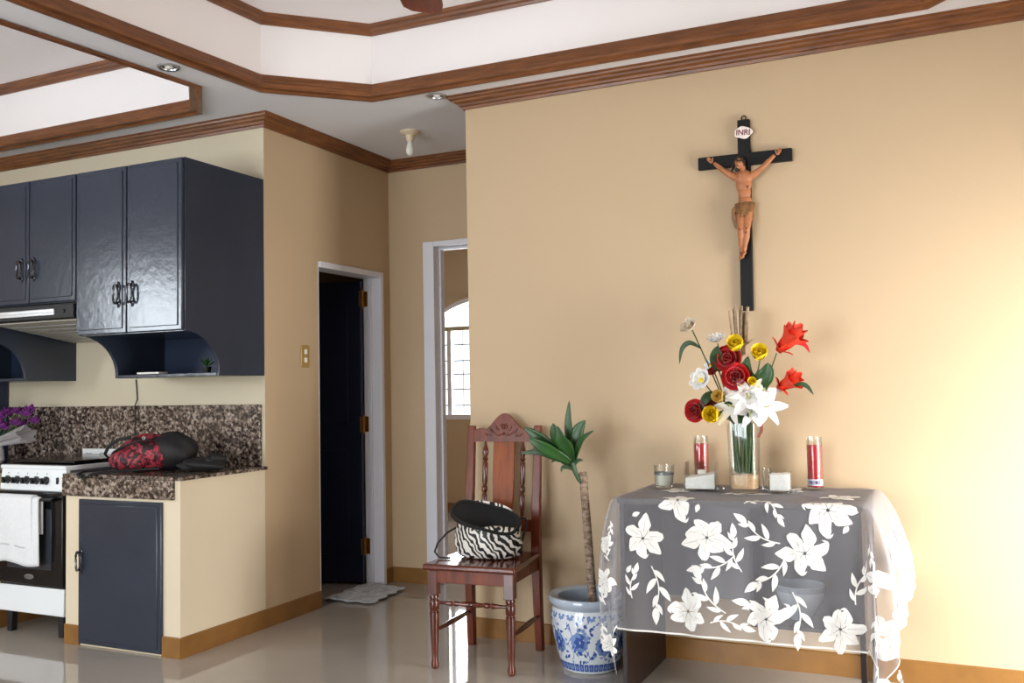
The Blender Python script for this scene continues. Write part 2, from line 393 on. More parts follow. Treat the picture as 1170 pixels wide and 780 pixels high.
# crown mouldings and recess trims
crown = [(0,-.063), (.012,-.063), (.015,-.05), (.026,-.047), (.030,-.037), (.046,-.03), (.050,-.021), (.068,-.016), (.071,-.008), (.080,-.006), (.080,0)]
cp = [(XL,Yk), (Xs,Yk), (Xs,Ye), (Xc,Ye), (Xc,Ym), (XR,Ym), (XR,YB), (XL,YB)]
struct('trim_1', MB().sweep(cp, [(d, ZC+z) for d, z in crown], True, -1), m_crown, 'brown wooden crown moulding where the walls meet the ceiling', smooth=20)
low = [(-.012,-.004), (-.012,-.014), (.012,-.016), (.020,-.006), (.046,-.004), (.052,.006), (.050,.020), (.038,.026), (.036,.040), (.022,.046), (.020,.060), (.008,.064), (.006,.074), (0,.074)]
upp = [(0,-.048), (.010,-.048), (.014,-.036), (.026,-.03), (.030,-.018), (.046,-.012), (.048,0)]
for i, (p, nm) in enumerate(((LT, 'living room'), (KT, 'kitchen'))):
    struct('trim_%d' % (2+2*i), MB().sweep(p, [(d, ZC+z) for d, z in low], True, 1), m_crown, 'brown wooden trim around the lower edge of the %s ceiling recess' % nm, smooth=20)
    struct('trim_%d' % (3+2*i), MB().sweep(p, [(d, ZU+z) for d, z in upp], True, 1), m_crown, 'thinner brown trim at the top of the %s ceiling recess' % nm, smooth=20)

# baseboards
bb = [(0,0), (.009,0), (.009,.093), (.005,.097), (0,.097)]
def base(name, path, label): struct(name, MB().sweep(path, bb, False, -1), m_base, label, smooth=20)
base('baseboard_counter_side', [(-3.43,3.356), (Xs,3.356), (Xs,BY0-.008)], 'brown tile baseboard along the counter side and hallway wall')
base('baseboard_hallway_end', [(Xs,BY1+.03), (Xs,Ye), (DX0-.08,Ye)], 'brown tile baseboard at the end of the hallway')
base('baseboard_main', [(Xc,Ye-.02), (Xc,Ym), (XR,Ym), (XR,YB), (XL,YB), (XL,Yk)], 'brown tile baseboard under the crucifix wall')
base('baseboard_bedroom', [(-6.4,8.28), (-1.6,8.28)], 'brown tile baseboard seen through the bedroom doorway')

# bedroom doorway frame
fm = MB().box(DX0-.08, DX0, Ye-.018, Ye+.125, 0, DZ+.035).box(DX1, DX1+.06, Ye-.018, Ye+.125, 0, DZ+.035).box(DX0, DX1, Ye-.018, Ye+.125, DZ, DZ+.035)
fm.box(DX0, DX0+.015, Ye+.05, Ye+.09, 0, DZ).box(DX0+.015, DX1, Ye+.05, Ye+.09, DZ-.015, DZ)
struct('trim_6', fm, m_frame, 'white wooden frame of the bedroom doorway', bevel=.004)
# bathroom door frame and leaf
fm = MB().box(Xs-.125, Xs+.012, BY1, BY1+.032, 0, BZ+.035).box(Xs-.125, Xs+.001, BY0-.008, BY0, 0, BZ+.035).box(Xs-.125, Xs+.012, BY0, BY1, BZ, BZ+.035)
fm.box(Xs-.085, Xs-.06, BY1-.014, BY1, 0, BZ)
struct('trim_7', fm, m_frame, 'white wooden frame around the dark open door', bevel=.003)
struct('trim_8', MB().box(Xs-.125, Xs+.0, BY0, BY1, 0, .003), M('threshold_stone', S(120,114,110), .4), 'grey stone threshold of the dark doorway')
dr = thing('door_1', 'dark navy panelled door standing open into the unlit room', 'door', (Xs-.128, BY1-.004, .012), math.radians(102)); dr['kind'] = 'structure'
# leaf local: hinge at origin, leaf along +y (local), thickness x
LW, LH = .63, 1.945
obj('leaf', MB().box(-.038, 0, .0, LW, 0, LH), m_navy_d, dr, .002)
pm = MB()
for (z0, z1) in ((.18, .85), (1.02, 1.80)):
    for (y0, y1) in ((.09, .30), (.35, .54)):
        for sx in (.0, -.044):
            pass
        pm.box(0, .007, y0, y1, z0, z1); pm.box(-.045, -.038, y0, y1, z0, z1)
obj('raised_panel', pm, m_navy_d, dr, .005)
kn = obj('door_knob', MB().lathe([(.026,0), (.026,.006), (.010,.010), (.010,.035), (.026,.045), (.028,.06), (.018,.072), (0,.074)], 16, M=Matrix.Translation((0, LW-.06, .95)) @ Matrix.Rotation(PI/2, 4, 'Y')), m_brass, dr)
for z in (.18, .965, 1.78):
    h = MB().box(Xs-.122, Xs-.088, BY1-.004, BY1-.001, z+.012, z+.112).box(Xs-.128, Xs-.124, BY1-.05, BY1-.010, z+.012, z+.112)
    h.lathe([(.006, z+.010), (.006, z+.114)], 10, (Xs-.124, BY1-.008, 0)); h.lathe([(.0075, z+.0), (.004, z+.012)], 10, (Xs-.124, BY1-.008, 0)); h.lathe([(.004, z+.112), (.0075, z+.122)], 10, (Xs-.124, BY1-.008, 0))
    ho = obj('hinge', h, m_brass); ho.parent = dr; ho.matrix_parent_inverse = (Matrix.Translation(dr.location) @ Matrix.Rotation(dr.rotation_euler.z, 4, 'Z')).inverted()

# arched bedroom window
wn = thing('window_1', 'white arched bedroom window with a square grille', 'window', (WC[0], 8.30, WZ0)); wn['kind'] = 'structure'
def wpart(name, mb, mat, **k):
    o = obj(name, mb, mat, **k); o.parent = wn; o.matrix_parent_inverse = Matrix.Translation(wn.location).inverted(); return o
fr = MB()
fr.box(WX0, WX0+.05, 8.285, 8.38, WZ0, WZS).box(WX1-.05, WX1, 8.285, 8.38, WZ0, WZS).box(WX0, WX1, 8.275, 8.38, WZ0, WZ0+.05)
for k in range(24):
    (xa, za), (xb, zb) = arc[k], arc[k+1]
    s = .045
    ia = (WC[0]+(xa-WC[0])*(WR-s)/WR, WC[1]+(za-WC[1])*(WR-s)/WR); ib = (WC[0]+(xb-WC[0])*(WR-s)/WR, WC[1]+(zb-WC[1])*(WR-s)/WR)
    fr.prism([(xa, za), (xb, zb), ib, ia], lambda x, z: (x, 8.285, z), lambda x, z: (x, 8.38, z))
wpart('window_frame', fr, m_frame)
wpart('transom_bar', MB().box(WX0, WX1, 8.29, 8.37, WZS-.02, WZS+.022), M('olive_sash', S(176,168,138), .5))
for x in (-4.582, -4.139, -3.70): wpart('mullion', MB().box(x-.024, x+.024, 8.30, 8.36, WZ0+.05, WZS-.02), m_frame)
for x in (-4.75, -4.433, -4.29, -3.99, -3.85, -3.53): wpart('grille_bar', MB().box(x-.005, x+.005, 8.325, 8.335, WZ0+.05, WZS-.02), m_grey)
for z in (1.075, 1.239, 1.39, 1.526, 1.69): wpart('grille_bar', MB().box(WX0+.05, WX1-.05, 8.322, 8.332, z-.006, z+.006), m_grey)
for x0, x1 in ((WX0+.05, -4.606), (-4.558, -4.163), (-4.115, -3.724), (-3.676, WX1-.05)):
    wpart('pane', MB().box(x0, x1, 8.342, 8.347, WZ0+.05, WZS-.02), m_pane)
wpart('arched_pane', MB().prism([(x, z) for x, z in arc[1:-1]], lambda x, z: (x, 8.342, z), lambda x, z: (x, 8.347, z)), m_pane)
# windows outside the picture
def plain_window(name, axis, t, a0, a1, z0, z1, label):
    mb = MB(); nb = 3
    def put(p0, p1, q0, q1, d=.03):
        (mb.box(p0, p1, t-d, t+d, q0, q1) if axis == 'x' else mb.box(t-d, t+d, p0, p1, q0, q1))
    put(a0, a0+.05, z0, z1); put(a1-.05, a1, z0, z1); put(a0, a1, z0, z0+.05); put(a0, a1, z1-.05, z1)
    for k in range(1, nb):
        x = a0+(a1-a0)*k/nb; put(x-.02, x+.02, z0, z1, .02)
    struct(name, mb, m_frame, label)
plain_window('window_2', 'y', XR+.05, *RW, 'white framed window on the right wall outside the photo')
plain_window('window_3', 'y', XL-.05, *KW, 'white framed kitchen window outside the photo')
for i, b in enumerate(BWs): plain_window('window_%d' % (4+i), 'x', YB-.05, *b, ['white framed rear window nearer the kitchen, behind the camera', 'white framed rear window nearer the right wall, behind the camera'][i])

# ============================================================ KITCHEN
def pull(parent, x, y, z, h=.105):
    """ornate oval drawer pull on a face looking to -y"""
    mb = MB()
    n = 20; pts = []; rad = []
    for k in range(n):
        a = 2*PI*k/n
        pts.append((x+.017*math.sin(a), y-.020-.006*math.cos(a)**2, z+h*.42*math.cos(a))); rad.append(.0042+.0022*(k % 2))
    mb.tube(pts, rad, 6, closed=True)
    for s in (-1, 1):
        zz = z+s*h*.42
        mb.lathe([(.011,0), (.011,.004), (.006,.007), (.005,.022), (.008,.026), (0,.029)], 10, M=Matrix.Translation((x, y, zz)) @ Matrix.Rotation(PI/2, 4, 'X'))
        mb.ell((x, y-.004, zz+s*.012), (.005,.004,.010), nu=8, nv=6)
    return obj('handle', mb, m_darkmetal, parent)
def panel_door(parent, x0, x1, y, z0, z1, hx, hz, mat):
    """slab with a raised bevelled field; y is the front face"""
    d = obj('door', MB().box(x0, x1, y, y+.018, z0, z1), mat, parent, .004)
    obj('raised_field', MB().box(x0+.022, x1-.022, y-.005, y+.002, z0+.022, z1-.022), mat, d, .0045)
    pull(d, hx, y-.005, hz)
    return d
def arc_side(x0, x1, ztop):
    poly = [(3.392, ztop), (3.392, 1.552)]
    poly += [(3.392+.232*math.sin(t), 1.352+.200*math.cos(t)) for t in [PI/2*k/12 for k in range(1, 13)]]
    poly += [(3.624, 1.335), (3.968, 1.335), (3.968, ztop)]
    return MB().prism(poly, lambda a, b: (x0, a, b), lambda a, b: (x1, a, b))
def wall_cabinet(x0, x1, label, splits, hxs):
    t = thing('wall_cabinet', label, 'cabinet', (0, 0, 0))
    for a, b in ((x0, x0+.018), (x1-.018, x1)):
        obj('side_panel', arc_side(a, b, 2.40), m_navy, t, .002)
    obj('carcass', MB().box(x0+.018, x1-.018, 3.395, 3.968, 2.382, 2.40).box(x0+.018, x1-.018, 3.395, 3.968, 1.552, 1.572).box(x0+.018, x1-.018, 3.395, 3.405, 1.572, 2.382), m_navy, t)
    obj('back_panel', MB().box(x0+.018, x1-.018, 3.955, 3.968, 1.352, 1.552), m_inside, t)
    obj('open_shelf', MB().box(x0+.018, x1-.018, 3.624, 3.955, 1.335, 1.353), m_navy, t, .003)
    for (a, b), hx in zip(splits, hxs): panel_door(t, a, b, 3.373, 1.556, 2.396, hx, 1.748, m_navy)
    return t
wall_cabinet(-4.046, Xs, 'tall navy wall cabinet with side arch cut-out, nearest the hallway corner', [(-4.044, -3.693), (-3.687, -3.326)], (-3.737, -3.643))
wall_cabinet(-5.33, -4.752, 'navy wall cabinet with side arch cut-out at the left edge, beyond the range hood', [(-5.328, -5.043), (-5.037, -4.754)], (-5.085, -4.995))
t = thing('wall_cabinet', 'shorter navy wall cabinet with two doors above the range hood', 'cabinet')
obj('carcass', MB().box(-4.75, -4.048, 3.395, 3.968, 1.735, 2.40), m_navy, t)
panel_door(t, -4.748, -4.403, 3.373, 1.739, 2.396, -4.447, 1.918, m_navy)
panel_door(t, -4.397, -4.052, 3.373, 1.739, 2.396, -4.353, 1.918, m_navy)

t = thing('range_hood', 'slim black range hood with a silver front strip under the short cabinet', 'range hood')
obj('hood_body', MB().prism([(3.385,1.730), (3.385,1.650), (3.93,1.566), (3.95,1.566), (3.95,1.730)], lambda a, b: (-4.748, a, b), lambda a, b: (-4.052, a, b)), m_blackm, t, .003)
obj('front_visor', MB().box(-4.748, -4.052, 3.362, 3.386, 1.650, 1.722), m_blackm, t, .003)
obj('silver_strip', MB().box(-4.72, -4.185, 3.352, 3.363, 1.668, 1.700).box(-4.72, -4.185, 3.350, 3.354, 1.680, 1.684), M('silver_strip', S(214,216,220), .35, .5, var=.04), t, .003)
obj('control_button', MB().lathe([(.009,0), (.009,.008), (0,.009)], 12, M=Matrix.Translation((-4.12, 3.362, 1.686)) @ Matrix.Rotation(PI/2, 4, 'X')), m_blackm, t)
fl = obj('filter', MB().prism([(3.41,1.647), (3.41,1.640), (3.92,1.5615), (3.92,1.5685)], lambda a, b: (-4.725, a, b), lambda a, b: (-4.075, a, b)), M('filter_mesh', S(176,172,160), .5, .2, var=.2, scale=60), t, .002)
for k in range(5): obj('filter_rib', MB().box(-4.72, -4.08, 3.49+.08*k, 3.497+.08*k, 1.6245-.0123*k, 1.6295-.0123*k), m_grey, fl)

# counters built into the wall, granite tops
def counter(x0, x1, label, door, hx, endx):
    t = thing('kitchen_counter', label, 'counter')
    obj('plaster_body', MB().box(x0, x1, 3.358, 3.968, 0, .834), m_counter_lit, t, .002)
    obj('granite_top', MB().box(x0-.012, endx, 3.345, 3.968, .834, .852), m_granite, t, .003)
    obj('granite_apron', MB().box(x0-.010, x1-.032, 3.340, 3.3585, .742, .834), m_granite, t, .002)
    a, b = door
    panel_door(t, a, b, 3.342, .012, .728, hx, .424, m_navy)
    return t
counter(-4.092, Xs, 'plastered counter with granite top and navy door at the corner, body lightened as if brightly lit', (-3.984, -3.428), -3.955, -3.303)
counter(-5.33, -4.70, 'granite topped counter to the left of the white stove', (-5.26, -4.80), -4.84, -4.69)
t = bpy.data.objects['kitchen_counter']
for a, b in ((-4.092, -3.985),): obj('base_tile', MB().box(a, b, 3.349, 3.358, 0, .097), m_base, t)
obj('base_tile', MB().box(-4.70, -4.692, 3.36, 3.968, 0, .097).box(-4.80, -4.70, 3.349, 3.358, 0, .097), m_base, bpy.data.objects['kitchen_counter.001'])
tag(obj('granite_backsplash', MB().box(-5.33, -3.342, 3.950, 3.9695, .852, 1.182), m_granite, None, .003), 'speckled brown granite backsplash on the wall behind the counter', 'backsplash')
tag(obj('tall_cabinet', MB().box(-6.0, -5.346, 3.42, 3.96, 0, 1.9).box(-6.0+.01, -5.67-.004, 3.40, 3.42, .08, 1.89).box(-5.67+.004, -5.35, 3.40, 3.42, .08, 1.89), m_navy_d, None, .004), 'tall dark cabinet at the left edge beside the granite counter', 'cabinet')

# stove
t = thing('stove', 'white free-standing gas stove with black oven door beside the counter', 'stove', (-4.3975, 3.66, 0))
X0, X1 = -.2475, .2475; F = 3.40-3.66
obj('body', MB().box(X0, X1, F+.02, .27, .11, .868), m_white, t, .004)
obj('side_panel', MB().box(X1-.001, X1+.002, F+.03, .268, .13, .86), m_grey, t)
obj('control_panel', MB().prism([(F-.004,.752), (F+.02,.752), (F+.02,.866), (F+.008,.866)], lambda a, b: (X0, a, b), lambda a, b: (X1, a, b)), m_white, t, .003)
obj('top_rim', MB().box(X0-.002, X1+.002, F+.0, .27, .864, .884), m_white, t, .004)
obj('hob', MB().box(X0+.01, X1-.001, F+.03, .25, .882, .889), m_black, t, .002)
lid = obj('lid', MB().box(X0+.004, X1+.001, F+.05, .262, .893, .906), m_black, t, .003)
for hx in (X0+.04, X1-.08): obj('lid_hinge', MB().box(hx, hx+.04, .25, .275, .885, .91), m_steel, t)
obj('rear_guard', MB().box(X0, X1, .262, .272, .868, .935), m_white, t, .003)
for k in range(5):
    x = -.190+.0742*k
    kb = obj('knob', MB().lathe([(.022,0), (.022,.006), (.018,.008), (.016,.026), (.012,.030), (0,.031)], 18, M=Matrix.Translation((x, F-.002+.004, .806)) @ Matrix.Rotation(PI/2+.1, 4, 'X')), m_black, t)
    obj('grip', MB().box(x-.004, x+.004, F-.038, F-.022, .790, .822), m_black, kb, .002)
    obj('dial_mark', MB().box(x-.0025, x+.0025, F-.0005+.004, F+.006, .838, .843), m_blackm, t)
obj('rocker_switch', MB().box(.188, .198, F-.009, F+.003, .790, .824), m_black, t, .002)
od = obj('oven_door', MB().box(X0+.004, X1-.004, F-.012, F+.02, .262, .748), m_black, t, .005)
obj('oven_window', MB().box(X0+.075, X1-.085, F-.014, F-.0115, .345, .66), M('oven_glass', S(58,60,66), .08, var=.05), od, .002)
obj('oven_handle', MB().tube([(X0+.05, F-.012, .712), (X0+.05, F-.045, .714), (X0+.07, F-.05, .714), (X1-.07, F-.05, .714), (X1-.05, F-.045, .714), (X1-.05, F-.012, .712)], .009, 8), m_black, od)
bd = obj('badge', MB().lathe([(.034,0), (.034,.003), (.030,.005)], 24, M=Matrix.Translation((-.005, F-.012, .305)) @ Matrix.Rotation(PI/2, 4, 'X') @ Matrix.Diagonal((1,.40,1,1))), m_steel, od)
obj('badge_relief', MB().tube([(-.031+.0035*k, F-.0178, .305+.0055*(1 if k % 2 else -1)) for k in range(16)], .0012, 5), m_grey, bd)
obj('drawer', MB().box(X0, X1, F-.006, F+.03, .112, .252), m_white, t, .005)
obj('gap_seal', MB().box(X0+.006, X1-.006, F+.0, F+.02, .25, .264), m_blackm, t)
for x, y in ((X0+.06, F+.03), (X1-.045, F+.03), (X0+.05, .22), (X1-.03, .22)):
    obj('foot', MB().prism([(-.022,.112), (.022,.112), (.016,.0), (-.016,0)], lambda a, b: (x+a, y-.018, b), lambda a, b: (x+a, y+.018, b)), m_blackm, t, .003)

# towel folded over the oven handle
t = thing('dish_towel', 'white terry towel hanging over the black oven handle', 'towel', (-4.3975, 3.66, 0))
def towel_sheet(xa, xb, L0, L1, off, skew=0, nx=22, nz=30, ph=0):
    """over the bar: back length L0, front length L1"""
    bar_y, bar_z, r = F-.05, .714, .013+off
    tot = L0+PI*r+L1
    def fn(u, v):
        s = v*tot; x = xa+(xb-xa)*u
        rip = .004*math.sin(u*9+ph)+.003*math.sin(u*17+v*5+ph)
        if s < L0: y, z = bar_y+r, bar_z-(L0-s)
        elif s < L0+PI*r:
            a = (s-L0)/r; y, z = bar_y+r*math.cos(a), bar_z+r*math.sin(a)
        else:
            d = s-L0-PI*r; y, z = bar_y-r-rip*min(1, d*8)-.008*math.sin(min(1, d/L1)*PI), bar_z-d*(1+.03*math.sin(u*6+ph))
            x += skew*d + .012*math.sin(d*8)*(u-.5)
        return (x, y, z)
    return MB().grid(fn, nx, nz)
for nm, a in (('outer_fold', (-.265, .085, .10, .245, .008, .02)), ('inner_fold', (-.20, .128, .18, .335, .0, .0))):
    o = obj(nm, towel_sheet(*a, ph=a[3]*9), m_towel, t, smooth=180)
    s = o.modifiers.new('thick', 'SOLIDIFY'); s.thickness = .007; s.offset = 0

# floral backpack lying on the counter
t = thing('backpack', 'black backpack with red floral print lying on the granite counter', 'bag', (-3.74, 3.60, .853))
def lump(cx, cy, cz, rx, ry, rz, seed, amp=.10, flatb=True, nu=30, nv=18):
    rnd = random.Random(seed); ph = [rnd.uniform(0, 6.28) for _ in range(6)]
    def fn(u, v):
        a = 2*PI*u; th = PI*(v*.98+.01)
        k = 1+amp*math.sin(2*a+ph[0])*math.sin(th)+amp*.7*math.sin(3*a+4*th+ph[1])+amp*.4*math.sin(7*a+5*th+ph[2])
        x = cx+rx*k*math.sin(th)*math.cos(a); y = cy+ry*k*math.sin(th)*math.sin(a); z = cz-rz*k*math.cos(th)
        if flatb: z = max(z, .002)
        return (x, y, z)
    return MB().grid(fn, nu, nv, True)
obj('main_body', lump(-.05, .02, .085, .175, .135, .100, 3, .07), m_floral, t, smooth=180)
obj('back_panel', lump(.07, .06, .095, .15, .11, .10, 5, .06), m_strap, t, smooth=180)
obj('front_pocket', lump(-.09, -.09, .06, .115, .055, .062, 8, .06), m_floral, t, smooth=180)
obj('folded_flap', lump(.27, .05, .032, .16, .09, .034, 12, .12), m_strap, t, smooth=180)
obj('folded_flap', lump(.36, .06, .055, .045, .05, .032, 15, .14), m_strap, t, smooth=180)
zp = obj('zip', MB().tube([(-.19,-.085,.07), (-.15,-.125,.10), (-.09,-.135,.125), (-.02,-.11,.15), (.04,-.07,.165)], .006, 6), m_strap, t)
for p, r in (((-.14,-.10,.165), .012), ((-.205,-.14,.085), .014), ((.02,-.075,.172), .008)):
    pts = [(p[0]+r*math.cos(2*PI*k/14), p[1]-.012, p[2]+r*math.sin(2*PI*k/14)) for k in range(14)]
    obj('metal_ring', MB().tube(pts, .003, 6, closed=True), m_steel, t)
obj('shoulder_strap', MB().tube([(-.13,-.12,.02), (-.19,-.17,.012), (-.235,-.235,.010), (-.225,-.276,.002), (-.18,-.280,-.018), (-.13,-.272,.004), (-.08,-.20,.010), (.02,-.14,.016), (.12,-.08,.02)], .013, 8, flat=.45), m_strap, t)
obj('carry_loop', MB().tube([(-.20,-.10,.06), (-.20,-.135,.09), (-.17,-.14,.13), (-.12,-.12,.165), (-.07,-.09,.175)], .009, 8, flat=.5), m_strap, t)

# things on the cabinet shelf, cord, bouquet
t = thing('potted_succulent', 'small green plant on the open shelf of the corner wall cabinet', 'plant', (-3.475, 3.70, 1.354))
obj('pot', MB().lathe([(.018,0), (.024,.03), (.022,.03), (.020,.024)], 14), m_blackm, t)
for k in range(12):
    a = k*2.4; e = .5+.5*(k % 3)/2
    d = Vector((math.cos(a)*math.cos(e), math.sin(a)*math.cos(e), math.sin(e)))
    obj('leaf', MB().tube([d*.008+Vector((0,0,.03)), d*.03+Vector((0,0,.034)), d*.052+Vector((0,0,.034))], [.004,.008,.001], 6, flat=.35), m_leaf, t)
tag(obj('folded_paper', MB().box(-3.90, -3.745, 3.635, 3.70, 1.354, 1.364), m_light, None, .002), 'flat white box lying on the open shelf of the wall cabinet', 'paper')
tag(obj('power_cord', MB().tube([(-4.257, 3.962, 1.334), (-4.254, 3.964, 1.29), (-4.247, 3.963, 1.22), (-4.244, 3.944, 1.185), (-4.244, 3.942, 1.05), (-4.244, 3.941, .80)], .0035, 6), m_blackm), 'thin black cord hanging below the wall cabinet', 'cord')
t = thing('wrapped_bouquet', 'purple artificial flowers in crumpled clear wrap beside the stove', 'flowers', (-5.02, 3.72, .853))
vs = obj('vase', MB().lathe([(.04,0), (.055,.02), (.05,.08), (.035,.12), (.04,.14)], 18, (-.12,0,0)), m_porc, t)
rb = random.Random(5)
for k in range(14):
    c = Vector((-.03+rb.uniform(-.15,.19), rb.uniform(-.07,.07), .265+rb.uniform(-.06,.05)))
    mb = MB()
    for q in range(9):
        a = 2.4*q; e = .2+.13*q; d = Vector((math.cos(a)*math.cos(e), math.sin(a)*math.cos(e), math.sin(e)))
        mb.tube([c, c+d*.025, c+d*.048], [.005,.018,.004], 6, flat=.3)
    obj('blossom', mb, m_purple, t)
    obj('stem', MB().tube([(-.12,0,.1), (c.x*.5-.06, c.y*.5, .20), c], .003, 5), m_stem, t)
def wrap(u, v):
    a = u*2*PI; r = .03+.055*v+.018*math.sin(a*5)*v+.008*math.sin(a*11+3)
    p = Vector((-.10+.30*v, -.03, .12+.055*v)); ax = Vector((.93,0,.22)).normalized(); s = Vector((0,1,0)); w = ax.cross(s)
    return p+s*r*math.cos(a)*.7+w*r*math.sin(a)*.55
obj('clear_wrap', MB().grid(wrap, 40, 10, True), m_plastic, t, smooth=60)

# ============================================================ HALLWAY, CEILING FITTINGS
t = thing('light_switch', 'brass coloured double switch plate beside the dark door', 'switch', (Xs, 4.313, 1.447))
obj('plate', MB().box(0, .007, -.038, .038, -.063, .063), m_plate, t, .003)
for z in (.026, -.022): obj('rocker', MB().box(.006, .012, -.011, .011, z-.014, z+.014), m_light, t, .002)
t = thing('bulb_lamp', 'bare bulb in a cream socket on the hallway ceiling', 'lamp', (-2.785, 4.615, ZC))
obj('ceiling_rose', MB().lathe([(.058,0), (.058,-.006), (.050,-.014), (.026,-.024), (.022,-.05), (.019,-.062)], 24), m_socket, t)
obj('bulb', MB().lathe([(.013,-.060), (.015,-.072), (.022,-.092), (.025,-.112), (.021,-.132), (.011,-.142), (0,-.144)], 20), m_light, t)
for (x, y), lb in (((-3.187,3.155), 'round recessed downlight in the strip between the two ceiling recesses'), ((-2.316,4.107), 'round recessed downlight above the corner of the crucifix wall')):
    t = thing('downlight', lb, 'downlight', (x, y, ZC), 0, 'recessed downlights')
    obj('trim_ring', MB().lathe([(.034,-.002), (.036,-.007), (.046,-.009), (.050,-.004), (.050,.0)], 28, capb=False, capt=False), m_steel, t)
    obj('reflector', MB().lathe([(.034,-.002), (.030,-.0012), (.0,-.001)], 28, capb=False, capt=False), m_grey, t)
    obj('lamp_face', MB().lathe([(.018,-.001), (.018,-.006), (.012,-.009), (0,-.010)], 20), m_light, t)
# ceiling fan
t = thing('ceiling_fan', 'brown ceiling fan, one wooden blade tip showing at the top edge', 'fan', (-1.225, 2.035, 2.505))
obj('canopy', MB().lathe([(.02,.52), (.05,.53), (.07,.58), (.075,.605)], 24), m_brass, t)
obj('downrod', MB().lathe([(.013,.08), (.013,.54)], 12), m_brass, t)
obj('motor', MB().lathe([(.03,-.06), (.09,-.05), (.115,-.02), (.115,.05), (.08,.085), (.03,.10)], 28), m_darkmetal, t)
bl = None
for k in range(5):
    a = math.atan2(.62*.89, -.62*.46)+2*PI*k/5
    poly = [(.17,-.045), (.30,-.058), (.60,-.070), (.655,-.062), (.68,-.035), (.68,.035), (.655,.062), (.60,.070), (.30,.058), (.17,.045)]
    tl = math.tan(math.radians(9))
    if bl is None:
        bl = mesh('blade', MB().prism(poly, lambda x, y: (x, y, y*tl-.004), lambda x, y: (x, y, y*tl+.004)), m_fan)
        br = mesh('blade_arm', MB().box(.09, .23, -.018, .018, -.012, -.004), m_darkmetal)
    b = obj('blade', bl, None, t); b.rotation_euler.z = a
    c = obj('blade_arm', br, None, b)
# rag mat at the dark doorway
def matf(u, v):
    P = [Vector((-3.405,4.58)), Vector((-3.415,5.055)), Vector((-3.11,5.02)), Vector((-3.07,4.60))]
    p = (P[0]*(1-u)+P[3]*u)*(1-v)+(P[1]*(1-u)+P[2]*u)*v
    p += Vector((.012*math.sin(v*22), .010*math.sin(u*19+1)))
    z = .011+.006*max(0, math.sin(u*9+v*13))*max(0, math.sin(u*4-v*7+1))+.009*math.exp(-((u-.45)**2+(v-.45)**2)/.01)
    return (p.x, p.y, z)
o = obj('doormat', MB().grid(matf, 36, 36), m_mat, None, smooth=180)
s = o.modifiers.new('thick', 'SOLIDIFY'); s.thickness = .006; s.offset = -1
tag(o, 'rumpled pale grey mat on the floor at the dark doorway', 'mat')

# ============================================================ CHAIR
t = thing('dining_chair', 'dark mahogany chair with carved crest and turned spindles holding the zebra bag', 'chair', (-1.957, 3.884, 0), math.radians(4.5))
SZ = .468
sp = [(-.222,-.236), (.222,-.236), (.193,.188), (-.193,.188)]
obj('seat', MB().prism(sp, lambda x, y: (x, y, SZ-.028), lambda x, y: (x, y, SZ)), m_chair, t, .010, seg=3)
leg_prof = [(.012,0), (.017,.006), (.018,.022), (.0135,.045), (.015,.07), (.0195,.16), (.0215,.235), (.0215,.25), (.017,.256), (.0215,.262), (.0225,.285), (.0215,.300), (.017,.306), (.0215,.312), (.0215,.322), (.018,.33)]
for s in (-1, 1):
    lg = MB().lathe(leg_prof, 18).box(-.0225, .0225, -.0225, .0225, .328, SZ-.03)
    o = obj('front_leg', lg, m_chair, t, .002); o.location = (s*.183, -.195, 0)
    # back leg and back post in one bent piece
    pts = [(s*.176, .212, 0), (s*.174, .200, .20), (s*.173, .190, SZ-.02), (s*.173, .192, SZ+.08), (s*.173, .215, .75), (s*.173, .252, 1.062)]
    w = [.018, .020, .021, .021, .020, .018]; d = [.018, .020, .022, .020, .015, .012]
    mb = MB(); vs = []
    for (x, y, z), a, b in zip(pts, w, d): vs += [(x-a, y-b, z), (x+a, y-b, z), (x+a, y+b, z), (x-a, y+b, z)]
    fs = [(3,2,1,0)]+[(i*4+k, i*4+(k+1) % 4, i*4+4+(k+1) % 4, i*4+4+k) for i in range(5) for k in range(4)]+[(20,21,22,23)]
    obj('back_post', mb.add(vs, fs), m_chair2, t, .004)
obj('front_apron', MB().box(-.165, .165, -.212, -.190, SZ-.085, SZ-.027), m_chair2, t, .002)
for s in (-1, 1): obj('side_apron', MB().prism([(-.175, SZ-.085), (.175, SZ-.085), (.175, SZ-.027), (-.175, SZ-.027)], lambda a, b: (s*.183-.010, a, b), lambda a, b: (s*.176+.010, a, b)), m_chair2, t, .002)
obj('back_apron', MB().box(-.155, .155, .178, .200, SZ-.085, SZ-.027), m_chair2, t, .002)
def spindle(p0, p1, prof, name, n=12):
    p0, p1 = Vector(p0), Vector(p1); d = p1-p0
    q = d.to_track_quat('Z', 'Y').to_matrix().to_4x4()
    return obj(name, MB().lathe([(r, k*d.length) for r, k in prof], n, M=Matrix.Translation(p0) @ q), m_chair, t)
strp = [(.007,0), (.008,.1), (.013,.2), (.008,.23), (.012,.26), (.012,.30), (.0085,.33), (.013,.46), (.009,.485), (.015,.5), (.009,.515), (.013,.54), (.0085,.67), (.012,.70), (.012,.74), (.008,.77), (.013,.80), (.008,.9), (.007,1)]
spindle((-.166,-.195,.292), (.166,-.195,.292), strp, 'front_stretcher')
sdp = [(.007,0), (.009,.1), (.013,.3), (.014,.5), (.013,.7), (.009,.9), (.007,1)]
for s in (-1, 1): spindle((s*.183,-.18,.165), (s*.175,.19,.165), sdp, 'side_stretcher')
